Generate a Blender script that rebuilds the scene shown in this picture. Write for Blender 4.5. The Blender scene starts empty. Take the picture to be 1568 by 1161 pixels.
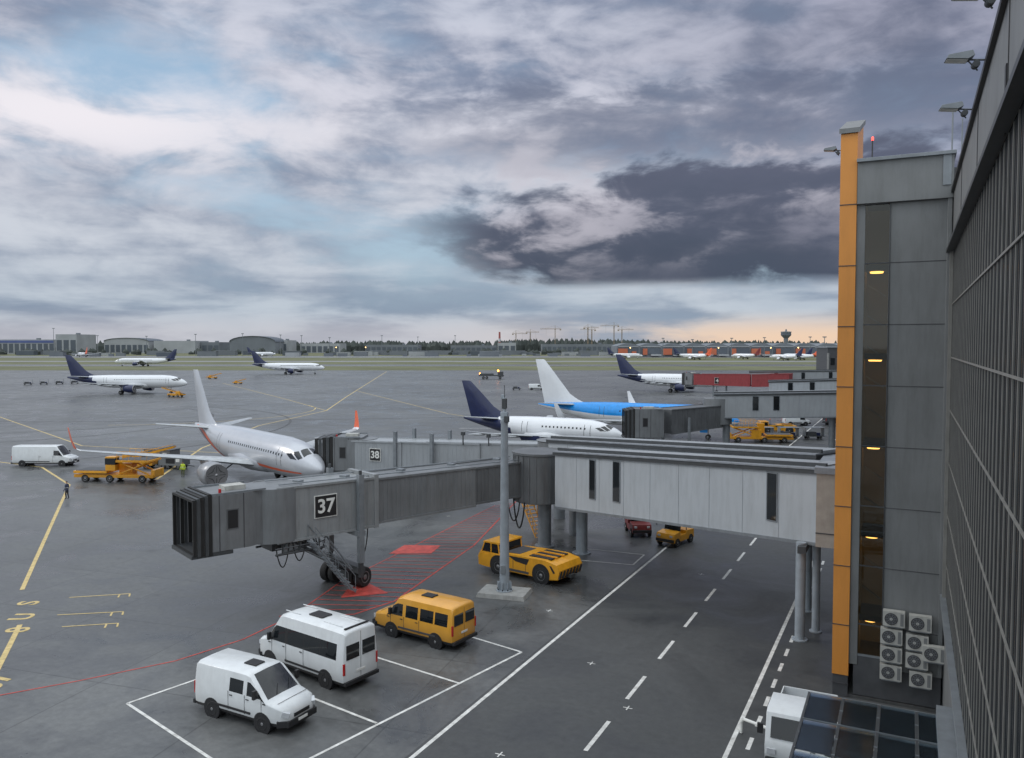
import bpy, math, random
from mathutils import Matrix, Vector
random.seed(7)
R=math.radians
PSI=R(26.4); CP,SP=math.cos(PSI),math.sin(PSI)
scene=bpy.context.scene
def air(e,n):
    """airfield grid (rotated 26.4 deg from the terminal grid) -> world xy"""
    return (e*CP-n*SP, e*SP+n*CP)
# ------------------------------------------------------------ materials
def new_mat(name):
    m=bpy.data.materials.new(name); m.use_nodes=True
    return m, m.node_tree, m.node_tree.nodes['Principled BSDF']
def mat(name,col,rough=.5,metal=0,var=.12,scale=2.0,bump=0,emit=0,coat=0,spec=.5,dirt=0,low=0):
    m,nt,b=new_mat(name)
    tc=nt.nodes.new('ShaderNodeTexCoord')
    nz=nt.nodes.new('ShaderNodeTexNoise'); nz.inputs['Scale'].default_value=scale; nz.inputs['Detail'].default_value=4
    nt.links.new(tc.outputs['Object'],nz.inputs['Vector'])
    cr=nt.nodes.new('ShaderNodeValToRGB')
    cr.color_ramp.elements[0].position=.3; cr.color_ramp.elements[1].position=.7
    a=tuple(c*(1-var) for c in col); c2=tuple(min(1,c*(1+var)) for c in col)
    cr.color_ramp.elements[0].color=(*a,1); cr.color_ramp.elements[1].color=(*c2,1)
    nt.links.new(nz.outputs['Fac'],cr.inputs['Fac'])
    out=cr.outputs['Color']
    if dirt>0:
        g=nt.nodes.new('ShaderNodeTexNoise'); g.inputs['Scale'].default_value=.9; g.inputs['Detail'].default_value=6; g.inputs['Roughness'].default_value=.7
        mp=nt.nodes.new('ShaderNodeMapping'); mp.inputs['Scale'].default_value=(3,3,.5)
        nt.links.new(tc.outputs['Object'],mp.inputs['Vector']); nt.links.new(mp.outputs['Vector'],g.inputs['Vector'])
        mr=nt.nodes.new('ShaderNodeMapRange'); mr.inputs['From Min'].default_value=.45; mr.inputs['From Max'].default_value=.75; mr.inputs['To Max'].default_value=dirt
        nt.links.new(g.outputs['Fac'],mr.inputs['Value'])
        fac=mr.outputs['Result']
        if low:   # road film on the lower body panels (object-space height)
            sp=nt.nodes.new('ShaderNodeSeparateXYZ'); nt.links.new(tc.outputs['Object'],sp.inputs[0])
            m2=nt.nodes.new('ShaderNodeMapRange'); m2.inputs['From Min'].default_value=.3; m2.inputs['From Max'].default_value=1.1; m2.inputs['To Min'].default_value=low; m2.inputs['To Max'].default_value=0
            nt.links.new(sp.outputs['Z'],m2.inputs['Value']); mm=nt.nodes.new('ShaderNodeMath'); mm.operation='MAXIMUM'
            nt.links.new(fac,mm.inputs[0]); nt.links.new(m2.outputs['Result'],mm.inputs[1]); fac=mm.outputs[0]
        mx=nt.nodes.new('ShaderNodeMixRGB'); mx.inputs['Color2'].default_value=(col[0]*.35,col[1]*.33,col[2]*.3,1)
        nt.links.new(fac,mx.inputs['Fac']); nt.links.new(out,mx.inputs['Color1']); out=mx.outputs['Color']
    nt.links.new(out,b.inputs['Base Color'])
    b.inputs['Roughness'].default_value=rough; b.inputs['Metallic'].default_value=metal
    b.inputs['Specular IOR Level'].default_value=spec
    if coat: b.inputs['Coat Weight'].default_value=coat; b.inputs['Coat Roughness'].default_value=.05
    if emit:
        b.inputs['Emission Color'].default_value=(*col,1); b.inputs['Emission Strength'].default_value=emit
    if bump:
        bp=nt.nodes.new('ShaderNodeBump'); bp.inputs['Strength'].default_value=bump; bp.inputs['Distance'].default_value=.02
        n2=nt.nodes.new('ShaderNodeTexNoise'); n2.inputs['Scale'].default_value=scale*15
        nt.links.new(tc.outputs['Object'],n2.inputs['Vector']); nt.links.new(n2.outputs['Fac'],bp.inputs['Height'])
        nt.links.new(bp.outputs['Normal'],b.inputs['Normal'])
    return m
WHITE=mat('white_paint',(.7,.725,.74),.3,coat=.4,var=.04,dirt=.16,low=.3)
YELLOW=mat('yellow_paint',(.76,.35,.018),.35,coat=.3,var=.08,dirt=.4,low=.35)
YELLOW2=mat('yellow_van_paint',(.7,.34,.04),.3,coat=.5,var=.05,dirt=.15,low=.35)
BLACK=mat('black_plastic',(.018,.018,.02),.5)
RUBBER=mat('rubber',(.02,.02,.021),.8,bump=.3)
GLASS=mat('dark_glass',(.012,.015,.018),.05,spec=.7,var=.05)
RIM=mat('wheel_rim',(.3,.3,.31),.35,.7)
LAMPW=mat('headlight_lens',(.6,.62,.65),.08,.3)
RED=mat('red_lens',(.45,.02,.02),.2)
DKRED=mat('dark_red_paint',(.2,.03,.03),.4,dirt=.3)
SEAM=mat('panel_seam',(.06,.06,.065),.6)
STEEL=mat('galvanised_steel',(.23,.25,.27),.45,.3,dirt=.2)
MAST=mat('mast_paint',(.33,.37,.41),.45,.15,dirt=.2)
DSTEEL=mat('dark_steel',(.07,.075,.08),.5,.3)
TUN=mat('jet_bridge_panel',(.29,.305,.315),.45,.15,var=.1,scale=.7,dirt=.35)
TUN2=mat('jet_bridge_mid_panel',(.2,.21,.22),.45,.15,var=.1,scale=.7,dirt=.35)
TUND=mat('jet_bridge_dark_panel',(.14,.147,.155),.45,.2,var=.12,scale=.7,dirt=.4)
GAL=mat('gallery_cladding',(.44,.47,.5),.4,.1,var=.04,scale=.4,dirt=.25)
GAL2=mat('gallery_cladding_grey',(.34,.36,.38),.45,.1,var=.06,scale=.4,dirt=.25)
ROOF=mat('gallery_roof',(.27,.29,.32),.5,.2,dirt=.4)
TAN=mat('beige_cladding',(.38,.34,.3),.6,dirt=.2)
ORANGE=mat('orange_cladding',(.72,.29,.055),.4,var=.05,scale=.5,dirt=.15)
GREYW=mat('grey_cladding',(.2,.207,.21),.55,.1,var=.08,scale=.6,dirt=.3)
GREYD=mat('dark_grey_cladding',(.09,.093,.1),.5,.2)
CONC=mat('concrete',(.3,.3,.29),.8,bump=.4,dirt=.4)
JETW=mat('aircraft_white',(.75,.77,.8),.28,coat=.4,var=.03,scale=.5,dirt=.06)
JETS=mat('aircraft_silver',(.52,.54,.58),.28,.2,coat=.3,var=.04,scale=.5,dirt=.1)
JETG=mat('aircraft_wing_grey',(.42,.44,.46),.35,.2)
NAVY=mat('aircraft_navy',(.012,.02,.075),.3,coat=.3)
KBLUE=mat('aircraft_light_blue',(.0,.26,.72),.3,coat=.3)
ORED=mat('aircraft_orange',(.75,.13,.05),.35)
ENG=mat('engine_cowling_grey',(.3,.31,.33),.35,.2)
VEST=mat('cable_black',(.015,.015,.015),.6)
LINEW=mat('white_line_paint',(.66,.66,.64),.6,var=.2,scale=3,dirt=.55)
LINEY=mat('yellow_line_paint',(.6,.46,.2),.6,var=.15,scale=3,dirt=.5)
LINER=mat('red_line_paint',(.5,.07,.055),.6,var=.25,scale=2,dirt=.5)
WARM=mat('warm_lamp',(1,.6,.2),.5,emit=7)
BEACON=mat('orange_beacon',(1,.3,.04),.5,emit=12)
PALE=mat('sign_white',(.75,.75,.72),.5)
ACW=mat('weathered_unit_casing',(.46,.46,.43),.5,dirt=.4)
# ------------------------------------------------------------ mesh builder
class MB:
    def __init__(s): s.v=[];s.f=[];s.m=[];s.mats=[];s.xf=Matrix.Identity(4)
    def mi(s,m):
        if m not in s.mats: s.mats.append(m)
        return s.mats.index(m)
    def add(s,vs,fs,m):
        o=len(s.v); s.v+= [tuple(s.xf@Vector(p)) for p in vs]
        for i,f in enumerate(fs):
            s.f.append(tuple(o+k for k in f)); s.m.append(s.mi(m[i] if isinstance(m,list) else m))
    def box(s,c,d,m,rot=0,tilt=0,roll=0):
        M=Matrix.Translation(c)@Matrix.Rotation(rot,4,'Z')@Matrix.Rotation(tilt,4,'Y')@Matrix.Rotation(roll,4,'X')
        x,y,z=d[0]/2,d[1]/2,d[2]/2
        vs=[M@Vector(p) for p in [(-x,-y,-z),(x,-y,-z),(x,y,-z),(-x,y,-z),(-x,-y,z),(x,-y,z),(x,y,z),(-x,y,z)]]
        s.add(vs,[(0,3,2,1),(4,5,6,7),(0,1,5,4),(1,2,6,5),(2,3,7,6),(3,0,4,7)],m)
    def hexa(s,vs,m): s.add(vs,[(0,3,2,1),(4,5,6,7),(0,1,5,4),(1,2,6,5),(2,3,7,6),(3,0,4,7)],m)
    def prism(s,poly,y0,y1,m):
        n=len(poly); vs=[(p[0],y0,p[1]) for p in poly]+[(p[0],y1,p[1]) for p in poly]
        s.add(vs,[tuple(range(n)),tuple(range(2*n-1,n-1,-1))]+[(i,n+i,n+(i+1)%n,(i+1)%n) for i in range(n)],m)
    def tube(s,a,b,r0,r1=None,m=None,n=12):
        r1=r0 if r1 is None else r1
        a=Vector(a);b=Vector(b);d=(b-a)
        if d.length<1e-6:return
        q=d.to_track_quat('Z','Y'); vs=[]
        for c,r in((a,r0),(b,r1)):
            for i in range(n):
                t=2*math.pi*i/n; vs.append(c+q@Vector((r*math.cos(t),r*math.sin(t),0)))
        s.add(vs,[(i,(i+1)%n,n+(i+1)%n,n+i) for i in range(n)]+[tuple(range(n-1,-1,-1)),tuple(range(n,2*n))],m)
    def path(s,pts,r,m,n=6):
        for a,b in zip(pts[:-1],pts[1:]): s.tube(a,b,r,r,m,n)
    def loft(s,secs,mf,closed=True,cap0=None,cap1=None):
        n=len(secs[0]); vs=[p for q in secs for p in q]; fs=[];ms=[]
        for i in range(len(secs)-1):
            for j in range(n if closed else n-1):
                k=(j+1)%n; fs.append((i*n+j,i*n+k,(i+1)*n+k,(i+1)*n+j)); ms.append(mf(i,j) if callable(mf) else mf)
        if cap0: fs.append(tuple(range(n-1,-1,-1))); ms.append(cap0)
        if cap1: o=(len(secs)-1)*n; fs.append(tuple(range(o,o+n))); ms.append(cap1)
        s.add(vs,fs,ms)
    def lathe(s,c,axis,prof,m,n=20):
        q=Vector(axis).to_track_quat('Z','Y'); c=Vector(c)
        secs=[[c+q@Vector((r*math.cos(2*math.pi*i/n),r*math.sin(2*math.pi*i/n),h)) for i in range(n)] for h,r in prof]
        s.loft(secs,m if not isinstance(m,list) else (lambda i,j:m[i]),True,m[0] if isinstance(m,list) else m,m[-1] if isinstance(m,list) else m)
    def wheel(s,x,y,z,r,w,side):
        o=w/2*side
        s.lathe((x,y-o,z),(0,side,0),[(0,r*.8),(.02,r*.97),(w*.15,r),(w*.85,r),(w-.02,r*.96),(w,r*.66),(w-.03,r*.62)],[RUBBER]*6,20)
        s.lathe((x,y+o-.07*side,z),(0,side,0),[(0,r*.62),(.05,r*.6),(.02,r*.35),(.05,r*.22),(.07,r*.15)],[RIM]*4,16)
    def text(s,body,size,M,m):
        cu=bpy.data.curves.new('t','FONT'); cu.body=body; cu.size=size; cu.align_x='CENTER'; cu.align_y='CENTER'; cu.extrude=.012
        cu.offset=size*.02
        o=bpy.data.objects.new('t',cu); bpy.context.collection.objects.link(o)
        dg=bpy.context.evaluated_depsgraph_get(); me=bpy.data.meshes.new_from_object(o.evaluated_get(dg))
        s.add([M@v.co for v in me.vertices],[tuple(p.vertices) for p in me.polygons],m)
        bpy.data.objects.remove(o); bpy.data.curves.remove(cu)
    def build(s,name,loc=(0,0,0),rot=0,parent=None,bevel=0,sharp=32):
        me=bpy.data.meshes.new(name); me.from_pydata(s.v,[],s.f)
        for m in s.mats: me.materials.append(m)
        me.polygons.foreach_set('material_index',s.m)
        me.polygons.foreach_set('use_smooth',[True]*len(s.f)); me.update()
        me.set_sharp_from_angle(angle=R(sharp))
        o=bpy.data.objects.new(name,me); bpy.context.collection.objects.link(o)
        o.location=loc; o.rotation_euler=(0,0,rot)
        if parent: o.parent=parent
        if bevel:
            b=o.modifiers.new('bevel','BEVEL'); b.width=bevel; b.segments=2; b.limit_method='ANGLE'; b.angle_limit=R(50)
        return o
def empty(name,loc=(0,0,0),rot=0):
    o=bpy.data.objects.new(name,None); o.location=loc; o.rotation_euler=(0,0,rot); bpy.context.collection.objects.link(o); return o
def lerp(a,b,t): return a+(b-a)*t
def interp(tab,x):
    if x<=tab[0][0]: return tab[0][1]
    for (a,b),(c,d) in zip(tab[:-1],tab[1:]):
        if x<=c: return b+(d-b)*(x-a)/(c-a)
    return tab[-1][1]
# ------------------------------------------------------------ ground
def ground_mat(name,ca,cb,joint=7,jr=-9,stain=.8,ro=(.3,.6)):
    m,nt,b=new_mat(name)
    def nd(t,**k):
        n=nt.nodes.new(t)
        for a,v in k.items(): n.inputs[a].default_value=v
        return n
    tc=nd('ShaderNodeTexCoord'); L=nt.links.new
    n1=nd('ShaderNodeTexNoise',Scale=.035,Detail=6,Roughness=.6); L(tc.outputs['Object'],n1.inputs['Vector'])
    n2=nd('ShaderNodeTexNoise',Scale=.2,Detail=8,Roughness=.66,Distortion=.8); L(tc.outputs['Object'],n2.inputs['Vector'])
    n3=nd('ShaderNodeTexNoise',Scale=3,Detail=6,Roughness=.7); L(tc.outputs['Object'],n3.inputs['Vector'])
    r1=nt.nodes.new('ShaderNodeValToRGB'); e=r1.color_ramp.elements
    e[0].position=.35;e[0].color=(*ca,1);e[1].position=.68;e[1].color=(*cb,1); L(n1.outputs['Fac'],r1.inputs['Fac'])
    r2=nt.nodes.new('ShaderNodeValToRGB'); e=r2.color_ramp.elements
    e[0].position=.33;e[0].color=(.4,.4,.41,1);e[1].position=.58;e[1].color=(1,1,1,1); L(n2.outputs['Fac'],r2.inputs['Fac'])
    mx=nt.nodes.new('ShaderNodeMixRGB'); mx.blend_type='MULTIPLY'; mx.inputs['Fac'].default_value=stain
    L(r1.outputs['Color'],mx.inputs['Color1']); L(r2.outputs['Color'],mx.inputs['Color2'])
    br=nt.nodes.new('ShaderNodeTexBrick'); br.offset=0; br.inputs['Scale'].default_value=1; br.inputs['Brick Width'].default_value=joint; br.inputs['Row Height'].default_value=joint
    br.inputs['Mortar Size'].default_value=.035; br.inputs['Color1'].default_value=(1,1,1,1); br.inputs['Color2'].default_value=(.84,.84,.85,1); br.inputs['Mortar'].default_value=(.5,.5,.5,1)
    mp=nt.nodes.new('ShaderNodeMapping'); mp.inputs['Rotation'].default_value=(0,0,R(jr)); L(tc.outputs['Object'],mp.inputs['Vector']); L(mp.outputs['Vector'],br.inputs['Vector'])
    m2=nt.nodes.new('ShaderNodeMixRGB'); m2.blend_type='MULTIPLY'; m2.inputs['Fac'].default_value=.75; L(mx.outputs['Color'],m2.inputs['Color1']); L(br.outputs['Color'],m2.inputs['Color2'])
    m3=nt.nodes.new('ShaderNodeMixRGB'); m3.blend_type='OVERLAY'; m3.inputs['Fac'].default_value=.45; L(m2.outputs['Color'],m3.inputs['Color1']); L(n3.outputs['Fac'],m3.inputs['Color2'])
    vo=nt.nodes.new('ShaderNodeTexVoronoi'); vo.inputs['Scale'].default_value=.45; vo.inputs['Randomness'].default_value=1; L(tc.outputs['Object'],vo.inputs['Vector'])
    mr=nt.nodes.new('ShaderNodeMapRange'); mr.inputs['From Min'].default_value=.05; mr.inputs['From Max'].default_value=.22; mr.inputs['To Min'].default_value=.45; mr.inputs['To Max'].default_value=0; L(vo.outputs['Distance'],mr.inputs['Value'])
    gt=nt.nodes.new('ShaderNodeMath'); gt.operation='GREATER_THAN'; gt.inputs[1].default_value=.6; sx=nt.nodes.new('ShaderNodeSeparateColor'); L(vo.outputs['Color'],sx.inputs[0]); L(sx.outputs[0],gt.inputs[0])
    mu=nt.nodes.new('ShaderNodeMath'); mu.operation='MULTIPLY'; L(mr.outputs['Result'],mu.inputs[0]); L(gt.outputs[0],mu.inputs[1])
    m4=nt.nodes.new('ShaderNodeMixRGB'); L(mu.outputs[0],m4.inputs['Fac']); L(m3.outputs['Color'],m4.inputs['Color1']); m4.inputs['Color2'].default_value=(.03,.03,.03,1)
    L(m4.outputs['Color'],b.inputs['Base Color'])
    rr=nt.nodes.new('ShaderNodeMapRange'); rr.inputs['From Min'].default_value=.35; rr.inputs['From Max'].default_value=.62; rr.inputs['To Min'].default_value=ro[0]; rr.inputs['To Max'].default_value=ro[1]
    L(n2.outputs['Fac'],rr.inputs['Value']); L(rr.outputs['Result'],b.inputs['Roughness'])
    bp=nd('ShaderNodeBump',Strength=.1,Distance=.02); L(n3.outputs['Fac'],bp.inputs['Height']); L(bp.outputs['Normal'],b.inputs['Normal'])
    return m
APRON=ground_mat('apron_concrete',(.088,.091,.092),(.155,.16,.16),ro=(.22,.52))
ROAD=ground_mat('asphalt',(.054,.057,.058),(.082,.085,.086),joint=60,jr=0,stain=.5,ro=(.3,.6))
GRASS=mat('dry_grass',(.125,.13,.065),.95,var=.25,scale=.03)
RWY=mat('runway_concrete',(.22,.225,.23),.7,var=.08,scale=.02)
SIDE=mat('pavement_concrete',(.085,.086,.086),.75,var=.15,scale=1,bump=.2,dirt=.4)
def sheet(name,pts,z,m,parent=None):
    b=MB(); b.add([(p[0],p[1],z) for p in pts],[tuple(range(len(pts)))],m); return b.build(name,parent=parent)
sheet('ground',[(-9000,-3000),(9000,-3000),(9000,12000),(-9000,12000)],0,APRON)
sheet('service_road',[(-16.2,-20),(-2.6,-20),(-2.6,240),(-16.2,240)],.004,ROAD)
def band(name,e0,e1,n0,n1,z,m): return sheet(name,[air(e0,n0),air(e1,n0),air(e1,n1),air(e0,n1)],z,m)
band('grass_strip',-2500,2500,470,560,.02,GRASS)
band('grass_strip',-2500,2500,610,930,.02,GRASS)
band('runway',-2500,2500,700,745,.04,RWY)
band('grass_field',-4000,4000,1060,1500,.02,GRASS)
band('far_taxiway',-4000,4000,960,1010,.02,RWY)
b=MB(); b.box((-.6,140,.06),(4.0,207,.12),SIDE); b.box((-2.68,140,.075),(.16,207,.15),CONC); b.build('kerbed_pavement')
mk=MB(); ZM=.009
def strip(pts,w,m,z=ZM,mb=mk):
    for (a,c) in zip(pts[:-1],pts[1:]):
        a=Vector((a[0],a[1],0));c=Vector((c[0],c[1],0)); d=(c-a)
        if d.length<.01: continue
        n=Vector((-d.y,d.x,0)).normalized()*w/2
        mb.add([(p.x,p.y,z) for p in (a-n,c-n,c+n,a+n)],[(0,1,2,3)],m)
strip([(-16.0,-10),(-15.85,200)],.17,LINEW)
strip([(-5.8,-10),(-5.75,110)],.17,LINEW)
y=3.0
while y<180: strip([(-10.5,y),(-10.5,y+2.6)],.17,LINEW); y+=4.85
y=30
while y<60: strip([(-5.15,y),(-5.15,y+1.0)],.16,LINEW); y+=2.0
strip([(-19.6,20.5),(-16.75,34.8),(-20.0,35.5),(-26,36.6)],.13,LINEW)
strip([(-17.6,30.3),(-24.5,31.4)],.13,LINEW,z=.0095)
strip([(-18.7,25.6),(-24.5,26.6)],.13,LINEW,z=.0095)
strip([(-19.8,20.0),(-29.1,22.4),(-28.0,27.3)],.13,LINEW,z=.0095)
strip([(-20.3,51.7),(-16.7,52.2),(-16.8,55.1),(-21.5,54.8)],.12,LINEW)
for (x,y) in [(-13.2,25.6),(-7.3,27.3),(-10.2,31.3),(-12,52),(-18,41),(-13.2,35),(-36,60),(-45,40),(-25,75),(-20,47)]:
    strip([(x-.2,y),(x+.2,y)],.05,LINEW,z=.012); strip([(x,y-.2),(x,y+.2)],.05,LINEW,z=.013)
strip([(-105,62.5),(-95,62),(-80.5,55.5),(-48.5,30.2)],.26,LINEY)
strip([(-42.5,26.3),(-35,20)],.26,LINEY)
def arc(cx,cy,r,a0,a1,n=24): return [(cx+r*math.cos(R(lerp(a0,a1,i/n))),cy+r*math.sin(R(lerp(a0,a1,i/n)))) for i in range(n+1)]
strip([(-75,62),(-92,84),(-108,112),(-119,144.6),(-145,185),(-263.1,372)],.3,LINEY)
strip(arc(-150,128,32,-60,60),.25,LINEY)
strip([(-119,144.6),(-152.6,169.2),(-240,230)],.25,LINEY)
strip([(-40,120),(-90,150),(-160,210)],.25,LINEY)
strip(arc(-62,112,16,20,130),.3,LINEW)
strip([(-60,85),(-110,78),(-190,110)],.25,LINEY)
def btxt(s,x,y,size,rot,m):
    mk.text(s,size,Matrix.Translation((x,y,.0))@Matrix.Rotation(rot,4,'Z'),m)
btxt('S',-45.6,28.8,1.6,R(120),LINEY); btxt('U',-43.6,27.2,1.6,R(120),LINEY); btxt('8',-41.8,25.8,1.6,R(120),LINEY); btxt('37',-36.2,21.2,1.7,R(120),LINEY)
for (a,c) in [((-44.5,30.5),(-41.9,32.6)),((-42.2,28.2),(-39.4,30.2)),((-40.2,27.1),(-38.0,28.8))]:
    strip([a,c],.1,LINEY); strip([c,(c[0]+.45,c[1]-.4)],.1,LINEY,z=.011)
    strip([(c[0]-.45,c[1]-.35),(c[0],c[1]-.8)],.1,LINEY,z=.010)
strip([(-40,17.5),(-35,20),(-33,23),(-31,26.5),(-30.2,30),(-30.4,34),(-32,40),(-34.5,66)],.09,LINER,z=.010)
strip([(-31.0,33.5),(-27.5,35.6),(-26.8,38.5),(-29,52),(-34,70)],.12,LINER,z=.011)
for i in range(36):
    t=i/35; y0=lerp(35,66,t); xa=interp([(35,-30.6),(40,-32),(66,-34.5)],y0); xb=interp([(34,-30),(36.5,-27.2),(38.5,-26.8),(52,-29),(70,-34)],y0+1.6)
    if xb-xa>.6: strip([(xa+.1,y0),(xb-.1,y0+1.6)],.08,LINER,z=.012)
mk.add([(p[0],p[1],.014) for p in [(-33.7,49.8),(-33.3,47.2),(-30.6,48.6),(-31.2,50.9)]],[(0,1,2,3)],LINER)
mk.add([(p[0],p[1],.014) for p in [(-31.8,41.5),(-30,37.6),(-28,39.6)]],[(0,1,2)],LINER)
mk.build('painted_ground_markings')
TM=mat('tyre_rubber_marks',(.06,.06,.062),.55,var=.3,scale=.5)
tm=MB()
strip(arc(-160,95,40,-40,80,30),.6,TM,z=.006,mb=tm); strip(arc(-150,85,55,-20,100,30),.5,TM,z=.007,mb=tm); strip(arc(-185,120,60,-80,10,30),.5,TM,z=.0075,mb=tm)
strip([(-230,60),(-130,110),(-60,160)],.7,TM,z=.0065,mb=tm)
tm.build('tyre_marks')
# ------------------------------------------------------------ vehicles
def van(name,loc,rot,L,W,H,paint,wins,wst,wsb,hz,nz,wheels,r=.34,belt=None,wt=None,rearglass=True,roofbits=(),seams=(),band=False):
    mb=MB(); belt=belt or H*.56; wt=wt or H*.86; zb=.33
    xs=sorted(set([0,.04,.14]+[round(e,3) for w in wins for e in w]+[wst-.25,wst,(wst+wsb)/2,wsb,lerp(wsb,L,.35),lerp(wsb,L,.7),L-.18,L-.05,L]))
    top=[(0,H-.14),(.04,H-.07),(.14,H-.02),(1.0,H),(wst-.25,H-.01),(wst,H-.07),(wsb,hz),(lerp(wsb,L,.35),lerp(hz,nz,.3)),(lerp(wsb,L,.7),lerp(hz,nz,.65)),(L-.18,nz),(L-.05,nz-.1),(L,nz-.24)]
    wid=[(0,W/2-.09),(.04,W/2-.03),(.14,W/2),(wsb,W/2),(lerp(wsb,L,.35),W/2-.02),(lerp(wsb,L,.7),W/2-.07),(L-.18,W/2-.17),(L-.05,W/2-.26),(L,W/2-.36)]
    secs=[]
    for x in xs:
        zt=interp(top,x); w=interp(wid,x)
        a=min(wt,zt-.13); be=min(belt,a-.02); sh=max(a+.02,zt-.11)
        k=lambda z: w*(1-.13*max(0,z-belt)/(H-belt))
        zbb=zb+(.1 if x>L-.1 else 0)
        h=[(0,zbb),(w*.93,zbb),(w*.975,zbb+.14),(w,lerp(zbb,be,.55)),(w*.985,be),(k(a)*.985,a),(k(sh)*.975,sh),(k(zt)-.17,zt-.02),(0,zt)]
        ring=[(x,-p[0],p[1]) for p in h]+[(x,p[0],p[1]) for p in h[::-1][1:-1]]
        secs.append(ring)
    def mf(i,j):
        c=j if j<8 else 15-j; xm=(xs[i]+xs[i+1])/2
        if c in(0,1): return BLACK
        if c==4 and (any(w[0]<xm<w[1] for w in wins) or wst<xm<wsb-.12): return GLASS
        if c==4 and band and 0.3<xm<wst: return BLACK
        if c==7 and wst<xm<wsb: return GLASS
        return paint
    mb.loft(secs,mf,True,paint,paint)
    mb.box((L-.06,0,.47),(.26,W-.42,.24),BLACK); mb.box((L+.0,0,.72),(.06,W*.42,.13),BLACK); mb.box((L+.075,0,.5),(.02,.5,.11),PALE)
    mb.box((lerp(wsb,L,.5),0,lerp(hz,nz,.46)+.012),(.02,W*.8,.012),SEAM,tilt=R(12))
    for s in(-1,1):
        mb.box((L-.16,s*(W/2-.3),nz-.22),(.3,.3,.2),LAMPW,rot=-s*R(42),tilt=R(18))
        mb.box((L-.22,s*(W/2-.17),.47),(.4,.16,.24),BLACK,rot=-s*R(35))
        mb.box((wsb-.38,s*(W/2+.16),belt+.22),(.12,.17,.34),BLACK); mb.tube((wsb-.36,s*(W/2-.04),belt+.08),(wsb-.38,s*(W/2+.14),belt+.12),.025,m=BLACK)
        mb.box((.02,s*(W/2-.08),1.05),(.07,.1,.5),RED)
        mb.box((L*.42,s*(W/2+.004),.62),(L*.45,.03,.09),BLACK if paint is WHITE else SEAM)
        for x in seams: mb.box((x,s*(W/2-.004),(zb+belt)/2+.1),(.018,.02,belt-zb-.2),SEAM); 
        for x in seams: mb.box((x+.16,s*(W/2+.01),belt-.14),(.15,.03,.035),BLACK)
        for xw in wheels:
            mb.lathe((xw,s*(W/2-.5),r+.02),(0,s,0),[(0,r+.1),(.505,r+.1)],BLACK,24)
            mb.wheel(xw,s*(W/2-.1),r,r,.23,s)
    mb.box((-.05,0,.42),(.14,W-.1,.16),BLACK); mb.box((-.003,0,lerp(.5,H-.15,.5)),(.012,.02,H-.7),SEAM); mb.box((-.012,.0,.8),(.02,.5,.11),PALE)
    if rearglass:
        for s in(-1,1): mb.box((-.004,s*W*.225,(belt+wt)/2),(.03,W*.36,(wt-belt)*.92),GLASS,tilt=0)
    for s in(-.35,.3): mb.tube((wsb+.02,s,hz+.03),(wsb-.3,s+.35,hz+.33*(H-hz)),.012,m=BLACK,n=5)
    for (x,y0,a,bb,hh,mm) in roofbits: mb.box((x,y0,H+hh/2-.01),(a,bb,hh),mm)
    return mb.build(name,loc,rot,bevel=.012,sharp=38)
van('white_panel_van',(-25.95,24.1,0),R(-2),4.9,1.98,2.15,WHITE,[(2.0,2.75),(2.95,3.7)],3.1,3.95,1.28,1.05,(1.02,3.78),belt=1.28,wt=1.8,seams=(1.95,2.85,3.75),roofbits=[(2.4,0,.65,.5,.05,BLACK)])
van('white_minibus',(-21.35,28.1,0),R(170.5),6.0,2.08,2.68,WHITE,[(.45,1.5),(1.53,2.6),(2.63,3.7),(3.9,4.55)],4.3,5.15,1.45,1.2,(1.15,4.95),r=.36,belt=1.38,wt=2.08,seams=(2.6,3.8,4.8),band=True,
    roofbits=[(2.6,0,.9,.6,.06,BLACK),(.25,0,.1,1.4,.05,BLACK),(1.2,.5,1.2,.05,.03,WHITE),(1.2,-.5,1.2,.05,.03,WHITE),(3.9,.5,1.0,.05,.03,WHITE),(3.9,-.5,1.0,.05,.03,WHITE)])
van('yellow_minibus',(-19.6,34.15,0),R(172.5),5.4,2.0,2.2,YELLOW2,[(.3,1.1),(1.2,2.05),(2.2,3.0),(3.2,3.8)],3.55,4.25,1.25,1.05,(1.05,3.95),belt=1.2,wt=1.8,seams=(2.1,3.1,4.0),roofbits=[(2.2,0,.7,.5,.06,BLACK)])
x,y=air(-61.7,99.5)
van('white_cargo_van',(x,y,0),R(26.4),7.3,2.1,2.55,WHITE,[(5.2,5.8)],5.5,6.35,1.35,1.1,(1.3,6.2),belt=1.35,wt=1.95,rearglass=False,seams=(3.4,5.1))
x,y=air(50.5,149)
van('white_delivery_van',(x,y,0),R(26),4.8,1.9,2.0,WHITE,[(2.8,3.5)],3.1,3.9,1.15,1.0,(1.0,3.8),rearglass=False)
x,y=air(58.5,150)
van('dark_minivan',(x,y,0),R(26),4.6,1.85,1.6,DSTEEL,[(.5,1.6),(1.7,2.6)],2.8,3.6,1.05,.9,(.9,3.6))
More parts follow.
